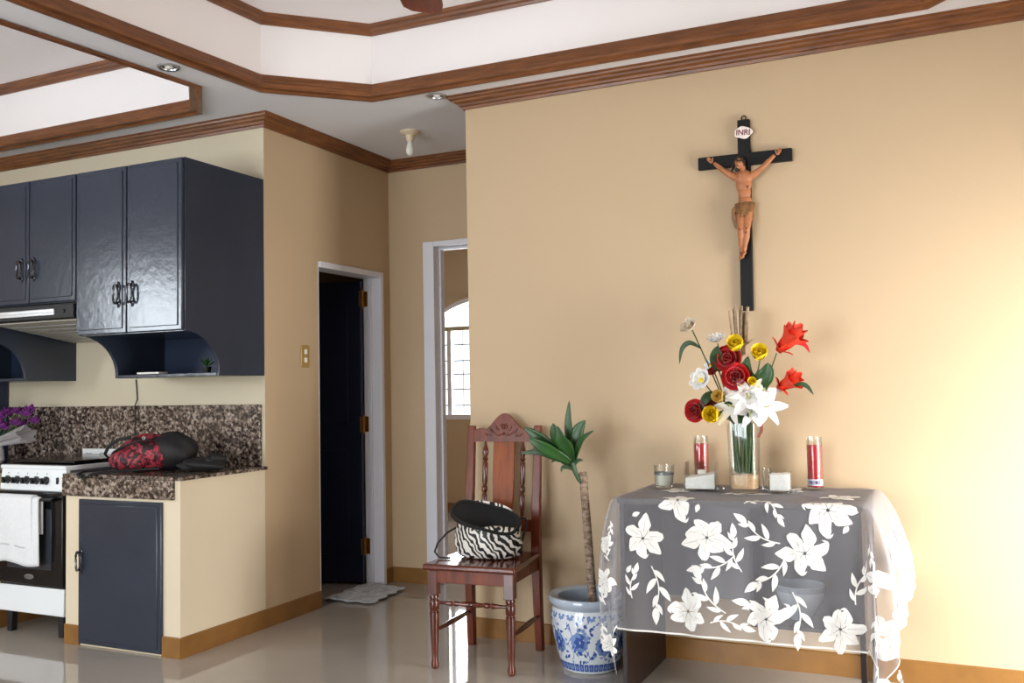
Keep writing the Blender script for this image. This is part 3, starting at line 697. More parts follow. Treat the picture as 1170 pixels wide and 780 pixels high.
# back: everything lies on the leaning plane between (y=.196,z=.55) and (y=.250,z=1.06)
def by(z): return .192+(z-.548)*(.060/.514) if z > .548 else .192
cr = []
for k in range(41):
    u = -1+2*k/40; a = abs(u)
    h = 1.040+.082*(math.cos(min(1, a/.72)*PI)+1)/2 + (.010*math.sin(max(0, (a-.62)/.38)*PI) if a > .62 else 0)
    cr.append((u*.156, h))
def bpan(x, z, off): return (x, by(z)+off, z)
mb = MB()
for k in range(40):
    (xa, za), (xb, zb) = cr[k], cr[k+1]
    mb.prism([(xa,.984), (xb,.984), (xb,zb), (xa,za)], lambda x, z: bpan(x, z, -.013), lambda x, z: bpan(x, z, .011))
bm_ = obj('crest_rail', mb, m_chair2, t)
w = bm_.modifiers.new('weld', 'WELD'); w.merge_threshold = .0005
cv = MB()
for s in (-1, 1):   # carved leaf scrolls
    for (x, z, L, a) in ((.012,1.045,.030,1.1), (.024,1.036,.036,.55), (.040,1.024,.045,.18), (.062,1.014,.040,-.2), (.012,1.020,.030,-.5)):
        pts = [bpan(s*(x+L*q*math.cos(a+.5*q)), z+L*q*math.sin(a+.5*q), -.0135) for q in (0, .33, .66, 1)]
        cv.tube(pts, [.002,.0055,.0045,.001], 6)
cv.ell(bpan(0, 1.056, -.013), (.009,.006,.014), nu=10, nv=6); cv.ell(bpan(0, 1.022, -.013), (.008,.006,.008), nu=10, nv=6)
obj('carving', cv, m_chair2, bm_)
obj('lower_rail', MB().prism([(-.155,.560), (.155,.560), (.155,.615), (-.155,.615)], lambda x, z: bpan(x, z, -.011), lambda x, z: bpan(x, z, .010)), m_chair2, t, .003)
obj('back_splat', MB().prism([(-.047,.61), (.047,.61), (.056,.80), (.054,.99), (-.054,.99), (-.056,.80)], lambda x, z: bpan(x, z, -.007), lambda x, z: bpan(x, z, .006)), m_splat, t, .002)
spp = [(.006,0), (.009,.06), (.012,.16), (.013,.30), (.009,.33), (.014,.36), (.014,.40), (.009,.43), (.013,.47), (.013,.70), (.009,.74), (.014,.76), (.009,.79), (.016,.85), (.013,.89), (.007,.94), (.004,1)]
for s in (-1, 1): spindle(bpan(s*.098, .613, 0), bpan(s*.098, .988, 0), spp, 'spindle')

# ============================================================ ZEBRA BAG
t = thing('tote_bag', 'zebra print tote bag with black plush lining on the wooden chair', 'bag', (-1.944, 3.875, SZ+.001), math.radians(8))
def ring(k, u):
    a = 2*PI*u; c, s = math.cos(a), math.sin(a)
    R = [((.135,.080),(0,0,.006)), ((.150,.092),(0,0,.018)), ((.158,.098),(0,0,.06)), ((.155,.096),(.0,0,.105)), ((.150,.090),(.004,0,.150))]
    if k < len(R):
        (rx, ry), (x, y, z) = R[k]
        w = 1+.035*math.sin(5*a+k*1.3)+.02*math.sin(9*a+k)
        return Vector((x+rx*c*w, y+ry*s*w, z+(.006*math.sin(4*a) if k > 1 else 0)))
    # mouth: tilted to the front, higher at the back-left
    w = 1+.02*math.sin(6*a)
    return Vector((-.008+.160*c*w, -.022+.088*s*w, .182+.046*s-.036*c+.008*math.sin(3*a)))
N = 48
def body(u, v):
    k = v*5; i = min(4, int(k)); f = k-i; return ring(i, u)*(1-f)+ring(i+1, u)*f
zb_ = MB().grid(body, N, 15, True)
zb_.f.append(tuple(reversed(range(N))))
obj('body', zb_, m_zebra, t, smooth=180)
def lining(u, v):
    a = 2*PI*u; p = ring(9, u); c = Vector((-.006,-.012,.150-.03*math.cos(a)*(1-v)))
    q = p*(1-v*.97)+c*(v*.97); q.z -= .05*math.sin(v*PI*.5)*.7; 
    if v < .2: q += (p-Vector((-.006,-.015,p.z)))*.06*math.sin(v/.2*PI) ; q.z += .008*math.sin(v/.2*PI)
    return q
obj('lining', MB().grid(lining, N, 14, True), m_lining, t, smooth=180)
obj('rim', MB().tube([ring(9, k/40)+Vector((0,0,.003)) for k in range(40)], .008, 7, closed=True), m_lining, t)
obj('handle', MB().tube([(-.150,-.03,.135), (-.185,-.05,.115), (-.225,-.07,.07), (-.238,-.08,.03), (-.215,-.085,.006), (-.16,-.085,.005)], .0045, 8), m_strap, t)
obj('handle', MB().tube([(.13,.05,.17), (.165,.045,.175), (.175,.03,.145), (.160,.02,.10), (.152,.01,.06)], .005, 8), m_strap, t)
obj('rear_flap', MB().grid(lambda u, v: ring(9, .08+.30*u)+Vector((0, .004+.012*v, .022*v*math.sin(u*PI))), 16, 4), m_zebra, t, smooth=180)

# ============================================================ POTTED DRACAENA
px, py = -1.486, 3.95
t = thing('potted_plant', 'dracaena cane plant in a blue and white porcelain jar', 'plant', (px, py, 0))
pot_prof = [(.112,0), (.120,.004), (.124,.012), (.130,.03), (.146,.08), (.160,.14), (.1685,.19), (.169,.222), (.163,.246), (.160,.254), (.166,.262), (.176,.270), (.1795,.280), (.1795,.292), (.176,.298), (.150,.296), (.140,.290), (.138,.27), (.146,.22), (.14,.14), (.10,.05)]
jar = obj('jar', MB().lathe(pot_prof, 56), m_porc, t, smooth=60); jar.scale = (1.02, 1.02, 1.085)
def potr(z):
    for (r0, z0), (r1, z1) in zip(pot_prof, pot_prof[1:]):
        if z0 <= z <= z1 and z1 > z0: return r0+(r1-r0)*(z-z0)/(z1-z0)
    return .16
obj('rim_glaze', MB().lathe([(.1605,.2545), (.1668,.2622), (.1768,.270), (.1803,.280), (.1803,.2925), (.1765,.2988), (.150,.2968), (.1395,.291)], 56, capb=False, capt=False), m_cele, jar, smooth=60)
obj('inner_glaze', MB().lathe([(.1393,.2905), (.1373,.27), (.1453,.22), (.139,.15)], 48, capb=False, capt=False), m_cele, jar, smooth=60)
obj('soil', MB().lathe([(.141,.165), (.09,.172), (0,.175)], 40, capb=False), m_soil, t)
def on_pot(u, v, off=.0009):
    a = u/.165-PI/2; r = potr(v)+off; return (r*math.cos(a), r*math.sin(a), v)
def petal(F, cx, cy, ang, L, Wd, n=6, r0=0.0, bend=0.0, pw=.75, off=0):
    """flat leaf shaped strip in the (u, v) sheet mapped by F"""
    vs = []; fs = []
    for i in range(n+1):
        q = i/n; a = ang+bend*q; s = r0+(L-r0)*q
        x, y = cx+s*math.cos(a), cy+s*math.sin(a); hw = Wd*.5*math.sin(PI*(q**pw))+.0004
        nx, ny = -math.sin(a), math.cos(a)
        vs += [F(x-nx*hw, y-ny*hw), F(x, y), F(x+nx*hw, y+ny*hw)]
    for i in range(n):
        fs += [(3*i, 3*i+1, 3*i+4, 3*i+3), (3*i+1, 3*i+2, 3*i+5, 3*i+4)]
    return vs, fs
def disc(F, cx, cy, r, n=12):
    return [F(cx, cy)]+[F(cx+r*math.cos(2*PI*k/n), cy+r*math.sin(2*PI*k/n)) for k in range(n)], [(0, 1+k, 1+(k+1) % n) for k in range(n)]
rp = random.Random(11)
for (u, v, r) in ((-.105,.125,.046), (.012,.135,.043), (.125,.12,.044), (.235,.13,.038), (-.22,.13,.036), (-.33,.12,.036), (.35,.13,.036), (.46,.12,.036)):
    mb = MB(); mb2 = MB()
    for k in range(8): mb2.add(*petal(on_pot, u, v, 2*PI*k/8+.2, r, r*.85, r0=r*.45))
    F2 = lambda a, b: on_pot(a, b, .0014)
    for k in range(6): mb.add(*petal(F2, u, v, 2*PI*k/6, r*.62, r*.5, r0=r*.12))
    o = obj('painted_flower', mb2, m_blue2, jar, smooth=0); obj('painted_petals', mb, m_blue, o, smooth=0)
mb = MB(); mb2 = MB()
for k in range(280):
    u = -.5+1.03*rp.random(); v = .055+.165*rp.random()
    (mb if k % 3 else mb2).add(*petal(on_pot, u, v, rp.uniform(0, 6.28), rp.uniform(.014,.026), rp.uniform(.006,.013), 4, bend=rp.uniform(-1,1)))
for q in range(14):
    u = -.5+q*.078; pts = [(u+.012*math.sin(j*1.1+q), .06+.014*j) for j in range(12)]
    for (a, b), (c, d) in zip(pts, pts[1:]):
        dx, dy = c-a, d-b; l = math.hypot(dx, dy); ex, ey = -dy/l*.0012, dx/l*.0012
        mb.add([on_pot(a-ex, b-ey), on_pot(c-ex, d-ey), on_pot(c+ex, d+ey), on_pot(a+ex, b+ey)], [(0,1,2,3)])
obj('painted_foliage', mb, m_blue, jar, smooth=0)['kind'] = 'stuff'; obj('painted_foliage', mb2, m_blue2, jar, smooth=0)['kind'] = 'stuff'
mb = MB(); mb2 = MB()
for k in range(40):
    u = -.518+1.0367*k/40
    mb.add(*MB().grid(lambda a, b: on_pot(u+.0225*a, .014+.030*b, .0011), 3, 2).__dict__.values())
    mb2.add(*petal(lambda a, b: on_pot(a, b, .0016), u+.011, .018, PI/2, .022, .012, 4))
obj('painted_band', mb, m_blue, jar, smooth=0)['kind'] = 'stuff'; obj('painted_band_motifs', mb2, m_blue2, jar, smooth=0)['kind'] = 'stuff'
mb = MB()
for k in range(22):
    u = -.518+1.0367*k/22
    for q in range(5): mb.add(*petal(on_pot, u+.02, .236, PI+PI*q/4, .020, .012, 3, r0=.004))
obj('painted_shoulder_band', mb, m_blue2, jar, smooth=0)['kind'] = 'stuff'
# cane
cane = [(.020,-.005,.16), (.018,-.005,.29), (.010,-.005,.45), (.000,-.005,.62), (-.010,-.005,.78), (-.014,-.005,.862)]
obj('cane', MB().tube(cane, [.021,.020,.019,.019,.0185,.018], 14), m_trunk, t)
obj('shoot', MB().tube([(-.012,-.012,.815), (-.030,-.016,.830), (-.046,-.018,.862), (-.058,-.018,.905)], [.011,.0105,.011,.013], 10), m_leafd, t)
def blade(name, parent, pts, wd, mat, nrm=(0,-1,0), fold=.25, n=12, thick=.0012):
    """strap leaf along control points, width profile, channelled"""
    P = [Vector(p) for p in pts]; m = len(P)-1
    def cr_(q):
        k = min(m-1, int(q*m)); f = q*m-k
        p0, p1, p2, p3 = P[max(0,k-1)], P[k], P[k+1], P[min(m,k+2)]
        return .5*((2*p1)+(p2-p0)*f+(2*p0-5*p1+4*p2-p3)*f*f+(3*p1-p0-3*p2+p3)*f**3)
    def fn(u, v):
        p = cr_(v); d = (cr_(min(1, v+.02))-cr_(max(0, v-.02))).normalized()
        nn = Vector(nrm); s = d.cross(nn); s = s.normalized() if s.length > 1e-5 else d.orthogonal().normalized(); up = s.cross(d)
        hw = wd*(.25+.75*math.sin(PI/2*min(1, v/.5))) if v < .5 else wd*max(0, 1-((v-.5)/.5)**1.7)
        k = (u-.5)*2
        return p+s*hw*k*.5+up*(abs(k)-.5)*hw*fold*.5
    o = obj(name, MB().grid(fn, 4, n), mat, parent, smooth=180)
    sm = o.modifiers.new('thick', 'SOLIDIFY'); sm.thickness = thick; sm.offset = 0
    return o
B = (-.058, -.018, .90)
L = lambda *a: [B]+[(x, y, z) for x, y, z in a]
blade('leaf', t, L((-.070,-.02,1.00), (-.078,-.01,1.09), (-.075,.0,1.185)), .040, m_leaf)
blade('leaf', t, L((-.095,-.05,.985), (-.118,-.07,1.04), (-.126,-.075,1.085)), .062, m_leaf)
blade('leaf', t, L((-.062,-.06,.965), (-.082,-.09,1.01), (-.095,-.10,1.075)), .066, m_leaf)
blade('leaf', t, L((-.040,-.03,.985), (-.022,-.03,1.05), (.014,-.03,1.096)), .068, m_leaf)
blade('leaf', t, L((-.030,-.03,.965), (.000,-.04,1.015), (.060,-.05,1.052)), .030, m_leaf)
blade('leaf', t, L((-.13,-.04,.955), (-.205,-.06,1.02), (-.275,-.07,1.065)), .062, m_leaf)
blade('leaf', t, L((-.12,-.07,.945), (-.180,-.10,.985), (-.235,-.11,1.02)), .058, m_leaf)
blade('leaf', t, L((-.11,-.05,.925), (-.19,-.08,.955), (-.29,-.09,.948)), .036, m_leafd)
blade('leaf', t, [(-.058,-.018,.88), (-.09,-.03,.905), (-.12,-.04,.925), (-.15,-.05,.905)], .024, m_leafd)
blade('leaf', t, [(-.05,-.02,.868), (-.075,-.04,.885), (-.095,-.05,.885), (-.102,-.05,.862)], .018, m_leafd)
blade('leaf', t, [(-.052,-.02,.888), (-.03,-.03,.915), (.0,-.035,.918)], .018, m_leafd)

# ============================================================ DESK
ZT = .792
DX = (-1.228, -.302); DYF, DYB = 3.635, 4.203
t = thing('desk', 'dark laminate desk under the sheer white tablecloth', 'table', ((DX[0]+DX[1])/2, 3.92, 0))
def dp(name, x0, x1, y0, y1, z0, z1, mat=m_desk):
    o = obj(name, MB().box(x0, x1, y0, y1, z0, z1), mat, t, .0015); o.matrix_parent_inverse = Matrix.Translation(t.location).inverted(); return o
dp('desktop', DX[0]-.006, DX[1]+.006, DYF-.006, DYB, ZT-.022, ZT)
dp('side_panel', DX[0], DX[0]+.018, DYF, DYB-.004, 0, ZT-.022)
dp('side_panel', DX[1]-.018, DX[1]-.002, DYF+.03, DYB-.03, .245, ZT-.022)
dp('leg', DX[1]-.020, DX[1], DYF, DYF+.035, 0, ZT-.022)
dp('leg', DX[1]-.020, DX[1], DYB-.039, DYB-.004, 0, ZT-.022)
dp('back_panel', DX[0]+.018, -.772, 4.185, 4.199, .292, ZT-.022, m_desk_in)
dp('back_panel', -.772, DX[1]-.020, 4.185, 4.199, .245, ZT-.022, m_desk_in)
dp('divider', -.772, -.756, 3.935, 4.185, .245, ZT-.022)
dp('shelf', -.756, DX[1]-.020, 3.93, 4.185, .245, .262)
t = thing('bowl', 'pale blue ceramic bowl on the desk shelf behind the sheer cloth', 'bowl', (-.590, 4.075, .263))
obj('bowl_body', MB().lathe([(.045,0), (.047,.008), (.060,.03), (.082,.065), (.096,.10), (.100,.14), (.097,.143), (.094,.14), (.088,.10), (.07,.06), (.03,.02), (0,.016)], 40, capt=False), m_bowl, t, smooth=60)
obj('rim_band', MB().lathe([(.1008,.118), (.1014,.124), (.1014,.134), (.1008,.139)], 40, capb=False, capt=False), m_cele, t)

# ============================================================ TABLECLOTH
TX0, TX1, TYF, TYB, TZ = DX[0]-.010, DX[1]+.010, DYF-.010, 4.208, ZT+.0025
FH = .53; SL, SR0, SR1 = .50, .52, .37
def side_len(s, v):
    if s < 0: return SL-.10*max(0, (v-TYF)/(TYB-TYF))
    k = max(0, min(1, (v-TYF)/(TYB-TYF))); return SR0*(1-k)+SR1*k
def hang(h):
    R = .012
    if h < R*PI/2: a = h/R; return R*math.sin(a), R*(1-math.cos(a))
    return R, R+(h-R*PI/2)
def drape(u, v, off=0.0):
    """u, v: flat cloth coordinates in metres; returns the hanging point"""
    a = max(0, TX0-u) if u < TX0 else max(0, u-TX1); s = -1 if u < TX0 else 1
    b = max(0, TYF-v); cx = min(max(u, TX0), TX1); cy = max(v, TYF)
    if a == 0 and b == 0: return Vector((u, v, TZ+off+.0015*math.sin(u*40)*math.sin(v*37)))
    if a == 0:
        o, d = hang(b); k = min(1, b/.3)
        rip = (.004*math.sin(u*21+1)+.003*math.sin(u*47))*k
        return Vector((u, TYF-o-rip-off-.010*k, TZ-d))
    ky = max(0, min(1, (cy-TYF)/(TYB-TYF)))
    A = .065 if s < 0 else .085+.055*ky
    if b == 0:
        o, d = hang(a); k = min(1, a/.3)
        out = o+A*(1-math.exp(-a/.14)); rip = (.010*math.sin(v*26+2)+.005*math.sin(v*55))*k
        return Vector((cx+s*(out+rip+off), v+(.02*k*math.sin(v*9) if s > 0 else 0)*min(1, (TYB-v)/.1), TZ-d*.985))
    r = math.hypot(a, b); ph = math.atan2(b, a)          # 0 = side, pi/2 = front
    o, d = hang(r); w = ph/(PI/2); k = min(1, r/.3)
    out = o+(A*(1-math.exp(-r/.14)))*math.cos(ph)+.010*k*math.sin(ph)
    fold = .045*r/.5*math.sin(ph*2)**2*math.sin(ph*6) if s > 0 else .02*r*math.sin(ph*6)*math.sin(2*ph)
    tuck = (-.10 if s < 0 else -.02)*max(0, r-.38)*math.sin(2*ph)
    out += fold+off+tuck
    return Vector((cx+s*out*math.cos(ph*.98), TYF-out*math.sin(ph), TZ-d*.985))
t = thing('tablecloth', 'sheer white organza tablecloth with embroidered lilies over the dark desk', 'tablecloth', (-.765, 3.62, ZT))
def cpart(name, mb, mat, parent=None, smooth=180):
    o = obj(name, mb, mat, parent or t, smooth=smooth)
    if parent is None: o.matrix_parent_inverse = Matrix.Translation(t.location).inverted()
    return o
NU, NV = 110, 84
def usep(q, v):      # arc-length style spacing in u
    l0 = side_len(-1, v); l1 = side_len(1, v); U0, U1 = TX0-l0, TX1+l1
    f0, f1 = .25, .75
    if q < f0: return TX0-l0*(1-q/f0)
    if q > f1: return TX1+l1*(q-f1)/(1-f1)
    return TX0+(TX1-TX0)*(q-f0)/(f1-f0)
def vsep(q): return (TYF-FH)+FH*q/.6 if q < .6 else TYF+(TYB-TYF)*(q-.6)/.4
cpart('organza', MB().grid(lambda u, v: drape(usep(u, vsep(v)), vsep(v)), NU, NV), m_organza)
edge = [(usep(k/120, vsep(0)), vsep(0)) for k in range(121)]
def hemstrip(pts, inx, iny):
    mb = MB(); vs = []
    for (u, v) in pts: vs += [drape(u, v, .001), drape(u+inx, v+iny, .001)]
    return mb.add(vs, [(2*i, 2*i+1, 2*i+3, 2*i+2) for i in range(len(pts)-1)])
cpart('hem', hemstrip(edge, 0, .007), m_hem)
cpart('hem', hemstrip([(usep(0, vsep(k/80)), vsep(k/80)) for k in range(81)], .007, 0), m_hem)
cpart('hem', hemstrip([(usep(1, vsep(k/80)), vsep(k/80)) for k in range(81)], -.007, 0), m_hem)
D1 = lambda u, v: drape(u, v, .0022)
D2 = lambda u, v: drape(u, v, .0036)
rc = random.Random(21)
def half_petals(F, cx, cy, ang, L, Wd, n=7, r0=0.0, bend=0.0, gap=.0008, wav=0.0):
    """two ruffled halves with an open vein between them"""
    mb = MB()
    for sg in (-1, 1):
        vs = []
        for i in range(n+1):
            q = i/n; a = ang+bend*q; s = r0+(L-r0)*q
            x, y = cx+s*math.cos(a), cy+s*math.sin(a)
            hw = Wd*.5*math.sin(PI*min(1, .06+.94*q**.9))**.8*(1+wav*math.sin(9*q+ang*3))+.0006
            nx, ny = -math.sin(a), math.cos(a); g = min(gap, hw*.6)*(1-q*.8)
            vs += [F(x+sg*nx*g, y+sg*ny*g), F(x+sg*nx*(g+hw)*.5, y+sg*ny*(g+hw)*.5), F(x+sg*nx*hw, y+sg*ny*hw)]
        fs = []
        for i in range(n): fs += [(3*i, 3*i+1, 3*i+4, 3*i+3), (3*i+1, 3*i+2, 3*i+5, 3*i+4)]
        mb.add(vs, fs)
    return mb.v, mb.f
def lily(u, v, R, rot, D1=D1, D2=D2):
    mb = MB(); mi = MB(); n = rc.choice((6, 7))
    for k in range(n):
        a = rot+2*PI*k/n+rc.uniform(-.15,.15); l = R*rc.uniform(.80,1.12); bd = rc.uniform(-.45,.45)
        mb.add(*half_petals(D1, u, v, a, l, R*.50, 8, r0=R*.24, bend=bd, wav=.14))
        if k % 2 == 0:   # curled tip
            mb.add(*petal(D1, u+l*.93*math.cos(a+bd*.9), v+l*.93*math.sin(a+bd*.9), a+1.3, R*.30, R*.13, 4, bend=1.0))
    for k in range(6):
        a = rot+.45+2*PI*k/6; mi.add(*half_petals(D2, u, v, a, R*.52, R*.26, 5, r0=R*.06, bend=.3, gap=.001, wav=.1))
    o = cpart('embroidered_flower', mb, m_embro, smooth=0)
    cpart('embroidered_stamens', mi, m_hem, o, smooth=0)
def spray(u, v, ang, Ls, D1=D1):
    mb = MB(); c, s = math.cos(ang), math.sin(ang)
    P = lambda a, b: (u+a*c-b*s, v+a*s+b*c)
    for k in range(8):       # curved stalk
        x0, x1 = Ls*k/8, Ls*(k+1)/8; y0, y1 = .14*Ls*math.sin(k/8*3), .14*Ls*math.sin((k+1)/8*3)
        q = [P(x0, y0-.0026), P(x1, y1-.0026), P(x1, y1+.0026), P(x0, y0+.0026)]
        mb.add([D1(*z) for z in q], [(0,1,2,3)])
    for (a, da, l, w) in ((.10,1.0,.40,.12), (.30,-.9,.48,.15), (.50,.85,.46,.15), (.70,-.7,.36,.13), (.92,.55,.30,.11), (1.0,-.1,.44,.19)):
        x, y = P(Ls*a, .14*Ls*math.sin(a*3)); mb.add(*petal(D1, x, y, ang+da, Ls*l, Ls*w*1.0, 6, bend=-da*.25, pw=.8))
    cpart('embroidered_leaves', mb, m_embro, smooth=0)
def bud(u, v, ang, l=.035): 
    cpart('embroidered_bud', MB().add(*petal(D1, u, v, ang, l, l*.55, 5, pw=.8)), m_embro, smooth=0)
fy = TYF
for (u, h, R, r) in ((-1.122,.163,.092,.3), (-.865,.147,.098,.9), (-.501,.186,.098,.2), (-.946,.435,.090,.6), (-.649,.437,.092,.1), (-.385,.452,.085,1.0), (-.980,.005,.085,.5), (-.415,.025,.100,.3)): lily(u, fy-h, R, r)
for (u, h, a, l) in ((-.735,.27,1.75,.13), (-.76,.21,3.5,.14), (-1.09,.27,-1.5,.16), (-.80,.43,2.2,.15), (-.86,.47,-.1,.12), (-.59,.155,2.6,.14), (-.57,.20,3.9,.15), (-.56,.39,3.1,.15), (-.55,.33,-1.5,.15), (-.66,-.02,-.9,.10), (-.72,.01,.3,.07), (-1.17,.40,1.4,.10), (-.33,.36,1.2,.12)): spray(u, fy-h, a, l)
for (u, h, a) in ((-1.165,.075,.4), (-.895,.02,-1.9), (-.345,.08,-2.2), (-1.19,.30,1.0)): bud(u, fy-h, a)
# left hang, right hang and top
for (u, v, R, r) in ((TX0-.25,TYF+.12,.085,.4), (TX1+.20,TYF+.13,.085,.7), (TX1+.40,TYF+.12,.075,.9), (TX1+.16,TYF+.36,.08,.4), (TX1+.28,TYF+.52,.06,.1), (-1.05,TYF+.30,.085,.4), (-.62,TYF+.42,.085,.9), (-.40,TYF+.22,.08,.2)): lily(u, v, R, r)
for (u, v, a, l) in ((TX1+.10,TYF+.22,-.3,.13), (TX1+.20,TYF+.48,.2,.12), (TX1+.08,TYF+.46,-.2,.1), (-.85,TYF+.2,.3,.14), (-.5,TYF+.5,2.8,.12)): spray(u, v, a, l)

def corner(s, wd, off):
    """sheet over a hanging corner: a = distance outward from the front, b = drop"""
    def F(a, b):
        ph = PI/2-max(-.2, min(1.15, a/wd))*PI/2*.98; r = max(.004, b)
        if ph > PI/2-.001: return drape((TX0 if s < 0 else TX1)-s*a*.0-s*max(0, -a), TYF-b, off)
        return drape((TX0 if s < 0 else TX1)+s*r*math.cos(ph), TYF-r*math.sin(ph), off)
    return F
for s_, wd, items, sprs in ((-1, .105, ((.052,.345,.058,.3), (.050,.60,.050,.8), (.05,.19,.036,.1)), ((.03,.26,-1.3,.07), (.06,.44,-1.7,.09), (.03,.10,1.4,.06), (.075,.52,1.2,.07))),
                            (1, .20, ((.085,.27,.075,.3), (.12,.47,.080,.9), (.10,.66,.060,.2)), ((.05,.14,1.2,.09), (.15,.36,1.0,.09), (.06,.40,1.5,.10), (.06,.57,1.3,.09), (.15,.58,.9,.08)))):
    F1, F2 = corner(s_, wd, .003), corner(s_, wd, .0045)
    for (a, b, R, r) in items: lily(a, b, R, r, F1, F2)
    for (a, b, g, l) in sprs: spray(a, b, g, l, F1)

# ============================================================ THINGS ON THE TABLE
TT = ZT+.0035
def at(x, y): return (x, y, TT+.0025)
t = thing('glass_tumbler', 'short clear glass candle holder at the left end of the table', 'glass', at(-1.137, 3.985))
obj('glass_wall', MB().lathe([(.040,0), (.046,.10), (.0435,.10), (.038,.012), (0,.010)], 28, capt=False), m_glass, t, smooth=60)
obj('wax', MB().lathe([(.0365,.013), (.0405,.062), (.030,.060), (0,.059)], 24), M('pale_wax', S(220,220,206), .5, var=.05), t)
obj('foil_ring', MB().lathe([(.0425,.058), (.0428,.068)], 24, capb=False, capt=False), m_grey, t)
def cube_vase(name, label, x, y, w, h, rz, sand_h, sand_mat, kind, slope=.012):
    t = thing(name, label, 'vase', at(x, y), rz); a = w/2; g = .004
    mb = MB().box(-a, a, -a, a, 0, .008).box(-a, -a+g, -a, a, .008, h).box(a-g, a, -a, a, .008, h).box(-a+g, a-g, -a, -a+g, .008, h).box(-a+g, a-g, a-g, a, .008, h)
    obj('glass_wall', mb, m_glass, t, .0008)
    b = a-g-.001
    def top(u, v): return (-b+2*b*u, -b+2*b*v, sand_h+slope*(u-.5)+.004*math.sin(u*9+1)*math.sin(v*7))
    s = MB().grid(top, 12, 12)
    n = 13
    ring_ = [j for j in range(n)]+[i*n+n-1 for i in range(1, n)]+[(n-1)*n+j for j in range(n-2, -1, -1)]+[i*n for i in range(n-2, 0, -1)]
    base_ = len(s.v)
    s.v += [(s.v[j][0], s.v[j][1], .009) for j in ring_]
    m_ = len(ring_)
    s.f += [(ring_[k], ring_[(k+1) % m_], base_+(k+1) % m_, base_+k) for k in range(m_)]+[tuple(base_+k for k in range(m_))]
    obj(kind, s, sand_mat, t)
    return t
cv_ = cube_vase('cube_vase', 'wide clear glass cube with white sand in front of the left red candle', -.966, 3.965, .130, .118, .10, .062, m_sandw, 'white_sand', .02)
obj('tea_light', MB().lathe([(.019,.062), (.019,.078), (.016,.079), (0,.078)], 18, (0,.01,.004)), m_wax, cv_)
cube_vase('cube_vase', 'small clear glass cube full of white sand right of the flower vase', -.640, 3.965, .085, .085, .06, .074, m_sandw, 'white_sand', .004)
def red_candle(label, x, y, lab):
    t = thing('candle_jar', label, 'candle', at(x, y), 0, 'tall red candle jars')
    obj('glass_jar', MB().lathe([(.030,0), (.0335,.004), (.0335,.196), (.030,.204), (.0315,.210), (.0315,.218), (.0285,.218), (.0285,.204), (.031,.194), (.031,.008), (0,.006)], 28, capt=False), m_glass, t, smooth=50)
    obj('red_wax', MB().lathe([(.0305,.009), (.0305,.184), (.022,.182), (0,.181)], 28), m_redwax, t)
    obj('wick', MB().tube([(0,0,.18), (.001,0,.196)], .001, 5), m_blackm, t)
    if lab:
        n = 20; w = [(.0341*math.cos(a), .0341*math.sin(a)) for a in [-PI*.95+PI*.75*k/n+.3 for k in range(n+1)]]
        lb = obj('paper_label', MB().add([(x_, y_, .016) for x_, y_ in w]+[(x_, y_, .042) for x_, y_ in w], [(k, k+1, n+2+k, n+1+k) for k in range(n)]), m_label, t)
        mk = MB()
        for q in range(5):
            a0 = -PI/2-.62+.30*q; ps = [(.0346*math.cos(a0+.1*math.cos(s)), .0346*math.sin(a0+.1*math.cos(s)), .029+.008*math.sin(s*(1+q % 2))) for s in [2*PI*k/8 for k in range(8)]]
            mk.tube(ps, .0012, 4, closed=True)
        obj('label_print', mk, M('label_ink', S(90,64,110), .6), lb)
red_candle('tall red candle in a glass jar standing alone at the right', -.520, 4.115, True)
red_candle('tall red candle in a glass jar behind the glass cube at the left', -1.005, 4.125, False)
rg = random.Random(3)
for (x, y) in ((-.885,3.915), (-.905,3.98), (-.868,3.955), (-.690,3.93), (-.705,3.985), (-.672,3.905), (-.575,3.945), (-.590,3.90)):
    r = rg.uniform(.008,.012)
    tag(obj('glass_gem', MB().ell((x, y, TT+.002+r*.8), (r, r, r*.8), nu=7, nv=5), m_gem, None, smooth=0), 'small clear glass gem scattered around the vases on the table', 'gem', 'clear glass gems on the table')
tag(obj('small_bottle', MB().lathe([(.020,0), (.021,.004), (.021,.075), (.018,.082), (.019,.09), (.017,.09), (.017,.01), (0,.008)], 16, (-.705, 4.03, TT+.0025), capt=False), m_glass), 'small clear glass cup just behind the right side of the flower vase', 'glass')

# tall vase
VX, VY = -.776, 3.925
t = thing('flower_vase', 'tall flared clear glass vase with tan sand holding the flowers', 'vase', at(VX, VY))
def sq(r, z, n=40, e=5.0):
    out = []
    for k in range(n):
        a = 2*PI*k/n+PI/n; c, s = math.cos(a), math.sin(a)
        out.append(((abs(c)**(2/e))*math.copysign(r, c), (abs(s)**(2/e))*math.copysign(r, s), z))
    return out
def loft(rings, capb=False, capt=False):
    n = len(rings[0]); vs = [p for r in rings for p in r]
    fs = [(i*n+k, i*n+(k+1) % n, (i+1)*n+(k+1) % n, (i+1)*n+k) for i in range(len(rings)-1) for k in range(n)]
    if capb: fs.append(tuple(reversed(range(n))))
    if capt: fs.append(tuple(range((len(rings)-1)*n, len(rings)*n)))
    return MB().add(vs, fs)
obj('glass_wall', loft([sq(.055,0), sq(.057,.01), sq(.058,.10), sq(.060,.20), sq(.063,.285), sq(.060,.285), sq(.057,.20), sq(.055,.10), sq(.053,.016), sq(.01,.014)], True, True), m_glass, t, smooth=50)
obj('tan_sand', loft([sq(.051,.017), sq(.0535,.04), sq(.0535,.072), sq(.02,.076)], True, True), m_sandt, t)
rg = random.Random(9)
sr = MB()
